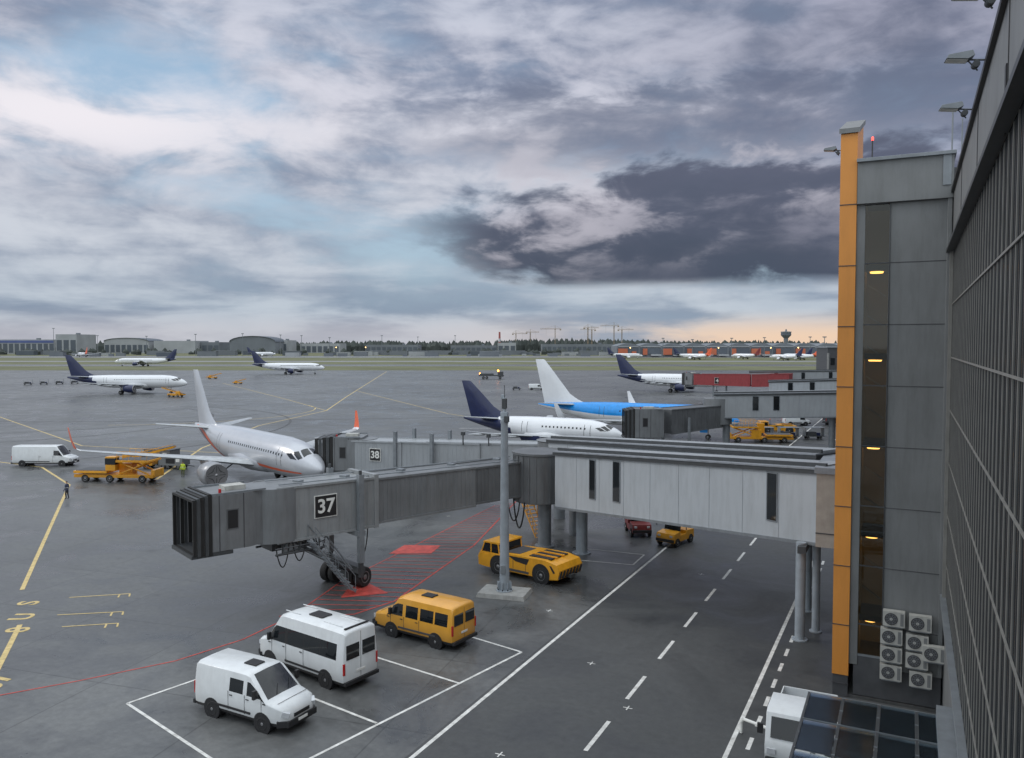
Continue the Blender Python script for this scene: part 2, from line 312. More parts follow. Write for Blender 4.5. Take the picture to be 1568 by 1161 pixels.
def pickup(loc,rot):
    mb=MB(); W=.98
    prof=[(0,1.15),(.0,.5),(1.95,.5),(2.02,.95),(1.95,1.2),(1.62,2.05),(1.4,2.15),(.1,2.15),(0,2.05)]
    mb.prism(prof,-W,W,WHITE)
    mb.box((1.82,0,1.62),(.03,1.6,.7),GLASS,tilt=R(-21.5))
    for s in(-1,1):
        mb.prism([(.4,1.25),(1.7,1.25),(1.45,1.9),(.4,1.9)],s*(W+.001),s*(W+.012),GLASS)
        mb.box((1.7,s*(W+.2),1.45),(.1,.2,.35),BLACK); mb.box((2.0,s*.75,.85),(.1,.3,.2),LAMPW)
        for x in(1.2,-2.0): mb.wheel(x,s*(W-.1),.36,.36,.24,s)
    mb.box((2.03,0,.5),(.12,1.9,.25),BLACK); mb.box((-1.5,0,.8),(2.9,2.0,.12),STEEL)
    for s in(-1,1): mb.box((-1.5,s*1.0,1.02),(2.9,.05,.35),WHITE)
    mb.box((-2.95,0,1.02),(.05,2.0,.35),WHITE); mb.box((-.5,0,.55),(4.6,.8,.2),BLACK)
    mb.build('white_pickup_truck',loc,rot,bevel=.04)
pickup((-3.35,30.6,0),R(-90))
def tug(name,loc,rot,k=1.0):
    mb=MB(); W=1.3
    prof=[(-3.2,.45),(-3.3,1.0),(-3.1,1.35),(-2.2,1.52),(-.2,1.5),(1.3,1.42),(1.35,1.3),(3.15,1.2),(3.25,.95),(3.2,.4),(2.6,.35),(-2.6,.35)]
    mb.prism(prof,-W,W,YELLOW)
    cab=[(1.5,1.2),(1.6,1.95),(2.75,1.95),(3.05,1.2)]
    mb.prism(cab,-W+.1,W-.1,GLASS)
    mb.prism([(1.48,1.93),(1.5,2.03),(2.8,2.03),(2.85,1.93)],-W+.05,W-.05,YELLOW)
    for s in(-1,1):
        for a,c in(((1.5,1.2),(1.6,1.95)),((2.2,1.2),(2.2,1.95)),((3.05,1.2),(2.75,1.95))): mb.tube((a[0],s*(W-.09),a[1]),(c[0],s*(W-.09),c[1]),.05,m=YELLOW,n=6)
        mb.prism([(1.45,1.16),(3.12,1.16),(3.12,1.32),(1.45,1.32)],s*(W-.12),s*(W-.02),YELLOW)
        for xw in(-1.9,1.55):
            mb.lathe((xw,s*(W-.55),.58),(0,s,0),[(0,.68),(.556,.68)],BLACK,24); mb.wheel(xw,s*(W-.14),.52,.52,.34,s)
        mb.prism([(-1.0,1.4),(.7,1.38),(.1,1.1),(-.8,1.0)],s*(W+.002),s*(W+.012),BLACK)
        mb.prism([(-3.0,.85),(-2.7,1.25),(-2.55,1.25),(-2.85,.8)],s*(W+.002),s*(W+.012),BLACK)
        mb.box((0,s*(W+.01),.5),(1.9,.05,.14),SEAM); mb.box((.3,s*(W+.006),.95),(.02,.02,.7),SEAM); mb.box((-.7,s*(W+.006),.8),(.02,.02,.5),SEAM)
        mb.box((3.22,s*.95,.8),(.1,.3,.2),LAMPW)
    for i in range(7): mb.box((-3.27,-1.1+i*.37,.72),(.1,.15,.5),BLACK,roll=R(25))
    for yy in(-.75,0,.75): mb.box((-1.6,yy,1.53),(1.7,.42,.06),BLACK)
    for yy in(-.38,.38): mb.box((-1.6,yy,1.56),(1.9,.12,.08),YELLOW)
    mb.box((.6,0,1.47),(1.1,1.8,.06),SEAM); mb.tube((1.2,.8,1.4),(1.2,.8,2.35),.03,m=BLACK); mb.tube((1.2,.8,2.35),(1.2,.8,2.5),.07,m=ORED)
    mb.box((-3.35,0,.5),(.25,.5,.2),DSTEEL)
    o=mb.build(name,loc,rot,bevel=.035); o.scale=(k,k,k); return o
tug('aircraft_tow_tractor',(-22.15,47.1,0),R(168.5))
x,y=air(44.9,136); tug('aircraft_tow_tractor',(x,y,0),R(200),1.0)
def smalltug(name,loc,rot,paint=YELLOW):
    mb=MB()
    mb.prism([(-1.5,.35),(-1.5,1.0),(-.3,1.05),(-.25,.8),(.5,.8),(.55,1.1),(1.4,1.0),(1.5,.75),(1.5,.35)],-.75,.75,paint)
    mb.box((1.52,0,.5),(.12,1.5,.22),BLACK); mb.box((-1.52,0,.5),(.12,1.3,.2),BLACK)
    for s in(-1,1):
        for xw in(-1,1): mb.wheel(xw,s*.7,.33,.33,.24,s)
        mb.tube((.45,s*.65,1.05),(.25,s*.62,1.85),.035,m=BLACK); mb.tube((-.5,s*.65,1.0),(-.5,s*.62,1.85),.035,m=BLACK)
        mb.box((1.5,s*.5,.82),(.06,.22,.15),LAMPW)
    mb.box((-.12,0,1.88),(.95,1.4,.06),paint); mb.box((.02,0,1.0),(.5,.6,.12),BLACK); mb.box((-.2,0,1.25),(.12,.6,.5),BLACK)
    mb.box((.4,0,1.45),(.03,1.25,.7),GLASS,tilt=R(-14)); mb.tube((.3,.3,1.0),(.15,.3,1.25),.02,m=BLACK)
    return mb.build(name,loc,rot,bevel=.03)
smalltug('baggage_tractor',(-15.7,59.4,0),R(-105)); smalltug('baggage_tractor',(-19.2,61.2,0),R(-60),DKRED)
def loader(name,loc,rot,Lh=9.0):
    mb=MB()
    mb.box((0,0,.7),(Lh,2.2,.35),YELLOW); mb.box((-Lh*.28,0,1.15),(Lh*.42,2.7,.25),YELLOW); mb.box((-Lh*.28,0,1.3),(Lh*.38,2.3,.06),DSTEEL)
    mb.box((Lh*.25,0,2.35),(Lh*.42,2.7,.22),YELLOW); mb.box((Lh*.25,0,2.48),(Lh*.38,2.3,.05),DSTEEL)
    for s in(-1,1):
        for a,c in(((Lh*.06,.9),(Lh*.44,2.25)),((Lh*.44,.9),(Lh*.06,2.25))): mb.tube((a[0],s*1.0,a[1]),(c[0],s*1.0,c[1]),.09,m=YELLOW,n=6)
        for xw in(-Lh*.36,-Lh*.05,Lh*.36): mb.wheel(xw,s*1.0,.42,.42,.3,s)
        for i in range(6):
            xx=Lh*(.06+.075*i); mb.tube((xx,s*1.3,2.45),(xx,s*1.3,3.4),.025,m=YELLOW,n=5)
        mb.tube((Lh*.06,s*1.3,3.4),(Lh*.435,s*1.3,3.4),.03,m=YELLOW,n=5); mb.tube((Lh*.06,s*1.3,2.95),(Lh*.435,s*1.3,2.95),.025,m=YELLOW,n=5)
    mb.box((-Lh*.02,-.95,2.1),(1.1,.9,1.5),YELLOW); mb.box((-Lh*.02,-1.0,2.35),(1.14,.86,.7),GLASS); mb.box((Lh*.08,.6,1.4),(1.5,1.0,1.1),YELLOW); mb.box((Lh*.49,0,1.0),(.4,2.0,.8),YELLOW)
    return mb.build(name,loc,rot,bevel=.02)
x,y=air(-43.3,88); loader('container_loader',(x,y,0),R(22))
x,y=air(38.3,123.5); loader('container_loader',(x,y,0),R(200),9.5)
def beltl(name,loc,rot,k=1):
    mb=MB(); mb.box((0,0,.65),(3.8,1.7,.5),YELLOW); mb.box((.6,0,1.5),(7.2,.8,.22),YELLOW,tilt=R(-14)); mb.box((.6,0,1.64),(7.0,.6,.04),BLACK,tilt=R(-14))
    mb.box((-1.3,.7,1.2),(1.0,.5,.7),YELLOW); mb.tube((-1.0,-.3,.8),(1.6,-.3,1.6),.06,m=DSTEEL)
    for s in(-1,1):
        for xw in(-1.3,1.3): mb.wheel(xw,s*.8,.33,.33,.22,s)
        mb.tube((-2.6,s*.42,1.1),(3.8,s*.42,2.6),.02,m=YELLOW,n=5)
    o=mb.build(name,loc,rot,bevel=.02); o.scale=(k,)*3
for (px,py,rt,k) in [(325,580,26,1),(364,588,20,.8),(268,608,190,1.1)]:
    D=15*1230/(py-528); x,y=air((px-784)/1230*D,D); beltl('belt_loader',(x,y,0),R(rt),k)
x,y=air(-45.5,97); beltl('belt_loader',(x,y,0),R(30),1.1)
def gpu(name,loc,rot,k=1):
    mb=MB(); mb.box((0,0,1.0),(3.2,1.6,1.1),GREYW); mb.box((0,0,1.58),(3.3,1.7,.06),DSTEEL); mb.box((0,-.81,1.0),(1.2,.02,.6),BLACK); mb.box((1.0,-.81,1.1),(.5,.02,.4),PALE)
    for s in(-1,1):
        for xw in(-1,1): mb.wheel(xw,s*.7,.3,.3,.2,s)
    mb.tube((1.6,0,.45),(2.7,0,.35),.05,m=DSTEEL); o=mb.build(name,loc,rot,bevel=.03); o.scale=(k,)*3
x,y=air(-44.0,100.5); gpu('ground_power_unit',(x,y,0),R(10),1.2)
x,y=air(-41.0,97); gpu('ground_power_unit',(x,y,0),R(15),1.0)
def cart(name,loc,rot):
    mb=MB(); mb.box((0,0,.5),(3,1.5,.12),DSTEEL)
    for xx in(-1.45,1.45): mb.box((xx,0,1.2),(.05,1.5,1.3),STEEL)
    mb.box((0,0,1.87),(3.05,1.6,.06),STEEL); mb.box((-.4,0,.85),(1.4,1.1,.6),DSTEEL); mb.box((.7,.1,.78),(.6,.9,.45),NAVY)
    for s in(-1,1):
        for xw in(-1,1): mb.wheel(xw,s*.6,.22,.22,.12,s)
    mb.tube((1.5,0,.4),(2.3,0,.3),.03,m=DSTEEL); mb.build(name,loc,rot)
for i in range(5):
    x,y=air(-181+i*4.2,300+i*3); cart('baggage_cart',(x,y,0),R(60))
for i in range(3):
    x,y=air(40+i*4,127.5); cart('baggage_cart',(x,y,0),R(26))
x,y=air(-9,350)
mb=MB(); mb.box((0,0,1.6),(11,2.6,.5),DSTEEL); mb.box((4,0,2.2),(2.4,2.5,2.2),DSTEEL); mb.box((4.9,0,2.7),(.7,2.3,.8),GLASS); mb.box((-2,0,2.1),(6,2.4,.8),DSTEEL)
for xw in(-3.5,-2,3.8):
    for s in(-1,1): mb.wheel(xw,s*1.2,.6,.6,.35,s)
mb.lathe((3,0,3.3),(0,0,1),[(0,.3),(.5,.35),(.8,.1)],BEACON,10); mb.lathe((-5,0,2.2),(0,0,1),[(0,.25),(.5,.25)],BEACON,10)
mb.build('airfield_truck',(x,y,0),R(26),bevel=.05)
x,y=air(5.5,267); van('white_service_van',(x,y,0),R(26),5.5,2.0,2.0,WHITE,[(3,4)],3.6,4.4,1.2,1.0,(1,4.4)); 
x,y=air(1.5,266); cart('baggage_cart',(x,y,0),R(26))
# ------------------------------------------------------------ aircraft
def jet(name,nose,rot,L=37.6,Rr=1.98,zc=3.75,span=34.5,fin=11.8,top=JETW,bot=JETW,tail=NAVY,tailbody=None,eng=JETW,shark=None,detail=True,wing=JETG,engz=1.75,er=1.12,belly=None,cheat=False,fk=1.0):
    mb=MB(); NS=32
    def rz(x):
        d=-x
        nt=[(0,.03,-.30),(.12,.2,-.29),(.3,.33,-.27),(.6,.48,-.22),(1.0,.62,-.17),(1.5,.76,-.10),(2.1,.87,-.05),(2.8,.95,-.02),(3.8,1,0)]
        if d<3.8*Rr:
            q=d/Rr; return Rr*interp([(a,b) for a,b,c in nt],q), Rr*interp([(a,c) for a,b,c in nt],q)
        t0=L-7.2*Rr
        if d<t0: return Rr,0
        s=min(1,(d-t0)/(L-t0)); r=Rr*(1-.9*s**1.35); return r,(Rr-r)*.68
    def surf(x,phi,off=0):
        r,z=rz(x); return (x,(r+off)*math.sin(phi),zc+z+(r+off)*math.cos(phi))
    def patch(q,m,off=.015,n=5):
        vs=[]
        for i in range(n+1):
            for j in range(n+1):
                a,c=i/n,j/n
                x=lerp(lerp(q[0][0],q[1][0],a),lerp(q[3][0],q[2][0],a),c); p=lerp(lerp(q[0][1],q[1][1],a),lerp(q[3][1],q[2][1],a),c); vs.append(surf(x,p,off))
        mb.add(vs,[(i*(n+1)+j,(i+1)*(n+1)+j,(i+1)*(n+1)+j+1,i*(n+1)+j+1) for i in range(n) for j in range(n)],m)
    ds=[q*Rr for q in(0,.12,.3,.6,1,1.25,1.5,1.8,2.1,2.8,3.8)]+[lerp(3.8*Rr,L-7.2*Rr,k/6) for k in range(1,7)]+[L-7.2*Rr+7.2*Rr*k/10 for k in range(1,11)]
    secs=[[surf(-d,2*math.pi*(j+.5)/NS) for j in range(NS)] for d in ds]
    def mf(i,j):
        ph=2*math.pi*(j+1)/NS; ph=min(ph,2*math.pi-ph); d=(ds[i]+ds[i+1])/2
        if tailbody is not None and d>L-4.6*Rr-(ph*1.2*Rr if detail else 0)*.8+1.5*Rr: return tailbody
        if belly is not None and ph>R(118): return belly
        return top if ph<R(100) else bot
    mb.loft(secs,mf,True,top,DSTEEL)
    def foil(xle,c,y,z,t=.12):
        pts=[(0,0),(.05,.045),(.2,.075),(.45,.07),(.75,.035),(1,.004),(1,-.004),(.7,-.02),(.4,-.04),(.15,-.04),(.03,-.02)]
        return [(xle-p[0]*c,y,z+p[1]*c*t/.12) for p in pts]
    hs=span/2; wx=-.335*L; rc=.19*L
    for s in(-1,1):
        z0=zc-.62*Rr
        secs=[foil(wx+.6,rc+.9,0,z0),foil(wx,rc,s*Rr*.9,z0+.05),foil(wx-.26*hs,rc*.56,s*hs*.38,z0+.55),foil(wx-.6*hs*.88,rc*.32,s*hs*.75,z0+1.15),foil(wx-.52*hs-.1*hs,rc*.22,s*(hs-.4),z0+1.65)]
        mb.loft(secs,wing,True,wing,wing)
        xl=wx-.62*hs; sk=shark or wing
        secs=[foil(xl,rc*.22,s*(hs-.4),z0+1.65),foil(xl-.25,rc*.2,s*(hs-.05),z0+1.85,.09),foil(xl-.8,rc*.15,s*(hs+.2),z0+2.7,.08),foil(xl-1.5,rc*.08,s*(hs+.38),z0+3.95,.08)]
        if shark is not None: mb.loft(secs,(lambda i,j: JETW if (i==0 and shark is ORED) else sk),True,sk,sk)
        for fy,fz in((.3,.45),(.5,.8),(.68,1.1)):
            xf=wx-.62*hs*fy-rc*(.62-.3*fy); mb.lathe((xf,s*hs*fy,z0+fz-.18),(-1,0,-.05),[(0,.02),(.5,.16),(1.6,.18),(2.9,.03)],wing,8)
        ey=hs*.335; ex=wx-.62*hs*.335+2.6
        mb.lathe((ex,s*ey,engz),(-1,0,0),[(.02,er*.86),(-.0,er*.93),(.12,er*1.0),(.8,er*1.06),(1.8,er*1.02),(3.1,er*.78),(3.1,er*.55),(3.9,er*.42),(3.9,er*.3),(4.5,.05)],[RIM,RIM,eng,eng,eng,DSTEEL,RIM,DSTEEL,DSTEEL],24)
        mb.lathe((ex-.05,s*ey,engz),(-1,0,0),[(0,er*.855),(.012,er*.85)],BLACK,24)
        mb.lathe((ex+.1,s*ey,engz),(-1,0,0),[(0,.02),(.12,.16),(.18,.26)],RIM,12)
        if detail:
            for k in range(12):
                a=k*math.pi/6; mb.box((ex+.0,s*ey+math.cos(a)*er*.52,engz+math.sin(a)*er*.52),(.015,.05,er*.55),DSTEEL,roll=math.pi/2-a+.0)
        mb.hexa([(ex-1.2,s*ey-.15,engz+er*.85),(ex-4.2,s*ey-.1,engz+er*.5),(ex-4.2,s*ey+.1,engz+er*.5),(ex-1.2,s*ey+.15,engz+er*.85),(ex-2.0,s*ey-.12,z0+.55),(ex-5.0,s*ey-.08,z0+.45),(ex-5.0,s*ey+.08,z0+.45),(ex-2.0,s*ey+.12,z0+.55)],eng)
        tx=-L+5.9*Rr*.62; hz=zc+.65*Rr
        mb.loft([foil(tx+.6,3.9*Rr/2,s*.2,hz,.1),foil(tx-3.6*Rr/2,1.4*Rr/2,s*span*.18,hz+.55,.1)],wing,True,wing,wing)
        gx=-.5*L
        mb.tube((gx,s*Rr*1.85,1.0),(gx,s*Rr*1.7,z0+.3),.13,m=STEEL); mb.tube((gx,s*Rr*1.85,.9),(gx+.3,s*Rr*.7,z0),.07,m=STEEL)
        for dy in(-.45,.45): mb.wheel(gx,s*Rr*1.85+dy,.58,.58,.4,s)
        mb.wheel(-2.6*Rr,s*.25,.38,.38,.22,s)
    mb.tube((-2.6*Rr,0,.4),(-2.6*Rr,0,zc-Rr*.7),.09,m=STEEL); mb.box((-2.6*Rr-.7,0,zc-Rr-.3),(1.2,.05,.6),top)
    mb.loft([[(wx+2.2-q*(rc+4.5),math.sin(a)*Rr*w_,zc-Rr*.45+math.cos(a)*Rr*h_) for a in[2*math.pi*k/16 for k in range(16)]] for q,w_,h_ in((0,.4,.3),(.15,.95,.6),(.5,1.08,.72),(.85,.95,.6),(1,.3,.3))],bot,True,bot,bot)
    ff=lambda xle,xte,z,t:[(xle-p[0]*(xle-xte),p[1]*t,z) for p in[(0,0),(.1,.5),(.35,1),(.7,.6),(1,.05),(1,-.05),(.7,-.6),(.35,-1),(.1,-.5)]]
    ftx=-L+1.3; fb=zc+Rr*.55; chb=5.9*Rr/2*fk; zb1=zc+Rr*1.15
    le=lambda z:lerp(ftx+chb-.3,ftx-.1,(z-zb1)/(fin-zb1)); te=lambda z:lerp(ftx-.35,ftx-2.0*Rr/2,(z-zb1)/(fin-zb1))
    mb.loft([ff(le(fb)+2.6*Rr/2*fk,te(fb),fb,.28),ff(le(zb1)+.7*Rr/2*fk,te(zb1),zb1,.27),ff(le(zb1+.9),te(zb1+.9),zb1+.9,.25),ff(le(lerp(zb1,fin,.6)),te(lerp(zb1,fin,.6)),lerp(zb1,fin,.6),.17),ff(le(fin),te(fin),fin-.06,.1),ff(le(fin)-.3,te(fin),fin+.06,.05)],tail,True,tail,tail)
    n=int((L-7.5*Rr-5.2)/.56)
    a=R(72)
    for s in(-1,1):
        for k in range(n):
            x=-5.0-k*.56
            h=.15 if detail else .2; w_=.11 if detail else .2
            p=[surf(x+w_,s*(a+h/Rr*.8),.012),surf(x-w_,s*(a+h/Rr*.8),.012),surf(x-w_,s*(a-h/Rr*.8),.012),surf(x+w_,s*(a-h/Rr*.8),.012)]
            mb.add(p,[(0,1,2,3)],GLASS)
        Q=lambda x0,p0,x1,p1,x2,p2,x3,p3:patch([(x0*Rr,s*R(p0)),(x1*Rr,s*R(p1)),(x2*Rr,s*R(p2)),(x3*Rr,s*R(p3))],GLASS)
        Q(-.92,5,-1.42,3,-1.46,30,-.98,44)
        Q(-1.02,50,-1.50,36,-1.80,50,-1.22,66)
        Q(-1.30,69,-1.84,54,-2.20,62,-1.75,74)
        if detail:
            for dx in(-2.55*Rr,-L+7.6*Rr*.88):
                for e in(0,.85): patch([(dx-e,s*R(50)),(dx-e-.06,s*R(50)),(dx-e-.06,s*R(106)),(dx-e,s*R(106))],SEAM,.012,4)
    if cheat:
        for s in(-1,1):
            def ribbon(hi,lo,m,o):
                pts=[]
                for k in range(15):
                    x=lerp(-.60*L,-.95*L,k/14); c=lerp(150,62,(k/14)**.8); pts.append((surf(x,s*R(c+hi),o),surf(x,s*R(c+lo-k*.5),o)))
                for p,q in zip(pts[:-1],pts[1:]): mb.add([p[0],q[0],q[1],p[1]],[(0,1,2,3)],m)
            ribbon(2,-12,ORED,.03); ribbon(13,4,NAVY,.03)
            # grey belly cheat line near the nose
            pts=[(surf(lerp(-.06*L,-.34*L,k/10),s*R(126),.02),surf(lerp(-.06*L,-.34*L,k/10),s*R(119-k*.3),.02)) for k in range(11)]
            for p,q in zip(pts[:-1],pts[1:]): mb.add([p[0],q[0],q[1],p[1]],[(0,1,2,3)],ORED if s<0 else ORED)
    return mb.build(name,(nose[0],nose[1],0),rot,sharp=40)
jet('silver_passenger_jet',(-49.4,59.3),R(-23.6),L=34.5,span=32.5,top=JETS,bot=JETS,tail=JETS,tailbody=None,eng=ENG,shark=ORED,cheat=True,fk=.8,er=1.22)
x,y=air(14.65,104); jet('regional_passenger_jet',(x,y),R(-2),L=24.5,Rr=1.65,zc=3.5,span=26,fin=9.8,tail=NAVY,tailbody=NAVY,eng=NAVY,er=.9,engz=1.5,top=JETW)
jet('blue_passenger_jet',(-23.7,127.8),R(0),L=34.5,Rr=1.9,zc=3.5,span=34,fin=12.4,top=KBLUE,bot=JETW,tail=JETW,shark=JETW,engz=1.6,er=1.0)
jet('white_passenger_jet',(-49,252.8),R(0),top=JETW,bot=JETW,tail=NAVY,tailbody=NAVY,eng=NAVY)
jet('white_passenger_jet',(-198.4,176),R(24),tail=NAVY,tailbody=NAVY,eng=NAVY)
jet('white_passenger_jet',(-268,324.7),R(20),L=38.5,tail=NAVY,tailbody=NAVY,eng=NAVY,detail=False)
jet('white_passenger_jet',(-497,378.4),R(206),L=43,tail=NAVY,tailbody=NAVY,eng=NAVY,detail=False)
for i,(e,n,h) in enumerate([(250,780,150),(272,800,155),(300,790,150),(325,770,160),(345,800,150),(205,830,10),(-540,1000,160),(-300,1020,20),(175,820,150),(140,860,20),(232,850,150),(285,850,150)]):
    x,y=air(e,n); t=ORED if i in(1,6,8) else (DKRED if i in(10,) else NAVY); jet('distant_passenger_jet',(x,y),R(h),tail=t,tailbody=t,detail=False)
# ------------------------------------------------------------ jet bridges
def duct(mb,A,B,a0,a1,b0,b1,w,m,ribs=0,rm=None,rd=.02):
    A=Vector((A[0],A[1],0));B=Vector((B[0],B[1],0)); d=(B-A).normalized(); n=Vector((-d.y,d.x,0))*w/2; Z=Vector((0,0,1))
    mb.hexa([A-n+Z*a0,B-n+Z*b0,B+n+Z*b0,A+n+Z*a0,A-n+Z*a1,B-n+Z*b1,B+n+Z*b1,A+n+Z*a1],m)
    if ribs:
        Ln=(B-A).length; k=int(Ln/ribs)
        for i in range(k+1):
            t=(i+.5)/(k+1); P=A.lerp(B,t); z0=lerp(a0,b0,t)+.12; z1=lerp(a1,b1,t)-.12
            for s in(-1,1):
                q=P+n*s*(1+rd/w); mb.box((q.x,q.y,(z0+z1)/2),(min(.14,ribs*.45),rd,z1-z0),rm or m,rot=math.atan2(d.y,d.x))
    for s in(-1,1):
        for z0,z1,h in((a0,b0,.14),(a1,b1,.14)):
            a=A+n*s*1.02; c=B+n*s*1.02; e=n.normalized()*.05; zz=Z*h/2
            mb.hexa([a-e+Z*z0-zz,c-e+Z*z1-zz,c+e+Z*z1-zz,a+e+Z*z0-zz,a-e+Z*z0+zz,c-e+Z*z1+zz,c+e+Z*z1+zz,a+e+Z*z0+zz],m)
def sign(mb,P,nrm,txt,w=1.5,h=1.35,size=1.15):
    n=Vector((nrm[0],nrm[1],0)).normalized(); xax=Vector((-n.y,n.x,0))
    M=Matrix(((xax.x,0,n.x,P[0]),(xax.y,0,n.y,P[1]),(0,1,0,P[2]),(0,0,0,1)))
    old=mb.xf; mb.xf=old@M
    mb.box((0,0,0),(w,h,.05),PALE); mb.box((0,0,.02),(w-.1,h-.1,.04),BLACK)
    mb.text(txt,size,Matrix.Translation((0,-.02,.05)),PALE); mb.xf=old
def cab(mb,C,ang,z0,z1,w=3.4,l=3.0,bl=.24):
    old=mb.xf
    mb.xf=Matrix.Translation((C[0],C[1],0))@Matrix.Rotation(ang,4,'Z')
    pl=[(-l*.55,-w*.38),(-l*.2,-w/2),(l*.45,-w/2),(l*.45,w/2),(-l*.2,w/2),(-l*.55,w*.38)]
    vs=[(p[0],p[1],z0) for p in pl]+[(p[0],p[1],z1) for p in pl]; k=len(pl)
    mb.add(vs,[tuple(range(k-1,-1,-1)),tuple(range(k,2*k))]+[(i,(i+1)%k,k+(i+1)%k,k+i) for i in range(k)],TUN2)
    for s in(-1,1):
        mb.box((l*.1,s*(w/2+.01),(z0+z1)/2+.15),(.55,.04,1.0),BLACK); mb.box((l*.1,s*(w/2+.005),(z0+z1)/2+.15),(.68,.03,1.14),TUND)
        for xx in(-.3,1.05): mb.box((xx,s*(w/2+.01),(z0+z1)/2),(.04,.03,z1-z0),SEAM)
    for i in range(5):
        x0=l*.45+i*bl; g=.04*(i%2); a=.22*i/4
        t=z1+.05-a; bt=z0-.15+a*.3; hw=w/2-.02+g; q=bl*.84
        for (c,dm) in(((x0+.1,0,t),(q,2*hw,.12)),((x0+.1,-hw,(t+bt)/2),(q,.12,t-bt)),((x0+.1,hw,(t+bt)/2),(q,.12,t-bt)),((x0+.1,0,bt),(q,2*hw,.14))): mb.box(c,dm,DSTEEL if i%2 else VEST)
    mb.box((l*.46,0,(z0+z1)/2),(.04,w-.3,z1-z0-.3),BLACK)
    mb.box((l*.45,0,z0-.12),(l*.7,w,.2),DSTEEL)
    for s in(-1,1): mb.box((0,s*(w/2-.1),z1+.06),(l,.08,.1),STEEL)
    mb.box((-.3,0,z1+.12),(1.2,.9,.25),ACW); mb.tube((.9,w/2-.3,z1),(.9,w/2-.3,z1+.3),.08,m=RED)
    mb.xf=old
mb=MB()
A=Vector((-26.2,53.8,0));B=Vector((-33.9,34.2,0)); d=(B-A).normalized(); nr=Vector((-d.y,d.x,0))
P=lambda t,o=0:(A.lerp(B,t)+nr*o)
z=lambda t,a=6.5,b=6.75: lerp(a,b,t)
duct(mb,P(0),P(.5),3.95,6.4,3.95,6.45,2.5,TUND,ribs=.34)
duct(mb,P(.25),P(.66),3.85,6.5,3.85,6.6,2.75,TUN2,ribs=.34)
duct(mb,P(.64),P(.95),3.72,6.72,3.7,6.8,3.05,TUN,ribs=.34,rd=.012)
mb.hexa([tuple(P(.63,-1.6)+Vector((0,0,3.6))),tuple(P(.645,-1.6)+Vector((0,0,3.6))),tuple(P(.645,1.6)+Vector((0,0,3.6))),tuple(P(.63,1.6)+Vector((0,0,3.6))),tuple(P(.63,-1.6)+Vector((0,0,6.95))),tuple(P(.645,-1.6)+Vector((0,0,6.95))),tuple(P(.645,1.6)+Vector((0,0,6.95))),tuple(P(.63,1.6)+Vector((0,0,6.95)))],TUN)
cab(mb,(-34.45,33.2),math.atan2(d.y,d.x)+R(-2),3.8,6.85,w=3.3,l=3.2,bl=.21)
mb.lathe((P(.93).x,P(.93).y,3.7),(0,0,1),[(0,1.72),(3.12,1.72)],TUN2,24)
ns=nr if nr.x>0 else -nr
q=P(.805)+ns*1.58; sign(mb,(q.x,q.y,5.45),(ns.x,ns.y),'37')
for t in(.1,.3,.5,.7,.85): q=P(t); mb.box((q.x,q.y,z(t)+.12),(.5,.4,.14),STEEL)
for s in(-1,1): mb.path([tuple(P(0,s*.9)+Vector((0,0,6.55))),tuple(P(.93,s*.9)+Vector((0,0,6.92)))],.04,STEEL)
for s in(-1,1):
    q=P(.70)+ns*s*1.85
    mb.box((q.x,q.y,4.4),(.34,.34,5.4),STEEL,rot=math.atan2(d.y,d.x)); mb.box((q.x,q.y,2.0),(.24,.24,2.4),DSTEEL,rot=math.atan2(d.y,d.x))
    mb.tube((q.x,q.y,7.1),(q.x,q.y,7.35),.1,m=DSTEEL)
q=P(.70); rt=math.atan2(d.y,d.x)
mb.box((q.x,q.y,3.5),(.5,4.0,.3),STEEL,rot=rt); mb.box((q.x,q.y,1.25),(.5,3.9,.4),DSTEEL,rot=rt); mb.box((q.x,q.y,.8),(.9,1.6,.5),DSTEEL,rot=rt)
old=mb.xf; mb.xf=Matrix.Translation((q.x,q.y,0))@Matrix.Rotation(rt+R(20),4,'Z')
for s in(-1,1): mb.wheel(0,s*1.35,.62,.62,.5,s); mb.wheel(0,s*.75,.62,.62,.4,s)
mb.xf=old
for s in(-1,1):
    a=P(.72)+ns*s*1.2; c=P(.9)+ns*s*1.2
    mb.tube((a.x,a.y,1.2),(c.x,c.y,3.6),.09,m=DSTEEL,n=8); mb.tube((a.x,a.y,1.6),(c.x,c.y,3.9),.03,m=STEEL,n=6)
    a=P(.72)+ns*s*1.5; c=P(.8)+ns*s*1.2; mb.tube((a.x,a.y,1.3),(c.x,c.y,3.7),.06,m=STEEL,n=6)
for k in range(12):
    t=k/11; a=P(lerp(.72,.9,t)); zz=lerp(1.25,3.6,t); mb.box((a.x,a.y,zz),(.28,2.2,.05),STEEL,rot=rt)
# service stair with handrails beside the bogie
for k in range(13):
    t=k/12; a=P(lerp(.735,.86,t))+ns*2.0; zz=lerp(.25,3.55,t); mb.box((a.x,a.y,zz),(.26,.8,.04),STEEL,rot=rt)
for s in(-.42,.42):
    a=P(.735)+ns*(2.0+s); c=P(.86)+ns*(2.0+s)
    mb.tube((a.x,a.y,.15),(c.x,c.y,3.5),.05,m=STEEL,n=6); mb.tube((a.x,a.y,1.15),(c.x,c.y,4.5),.025,m=STEEL,n=6)
    for k in range(5):
        p=a.lerp(c,k/4); zz=lerp(.15,3.5,k/4); mb.tube((p.x,p.y,zz),(p.x,p.y,zz+1.0),.02,m=STEEL,n=5)
for t in(.82,.88,.93):
    for s in(-1,1):
        a=P(t)+ns*s*1.3; mb.tube((a.x,a.y,3.7),(a.x,a.y,2.9),.06,m=DSTEEL,n=6)
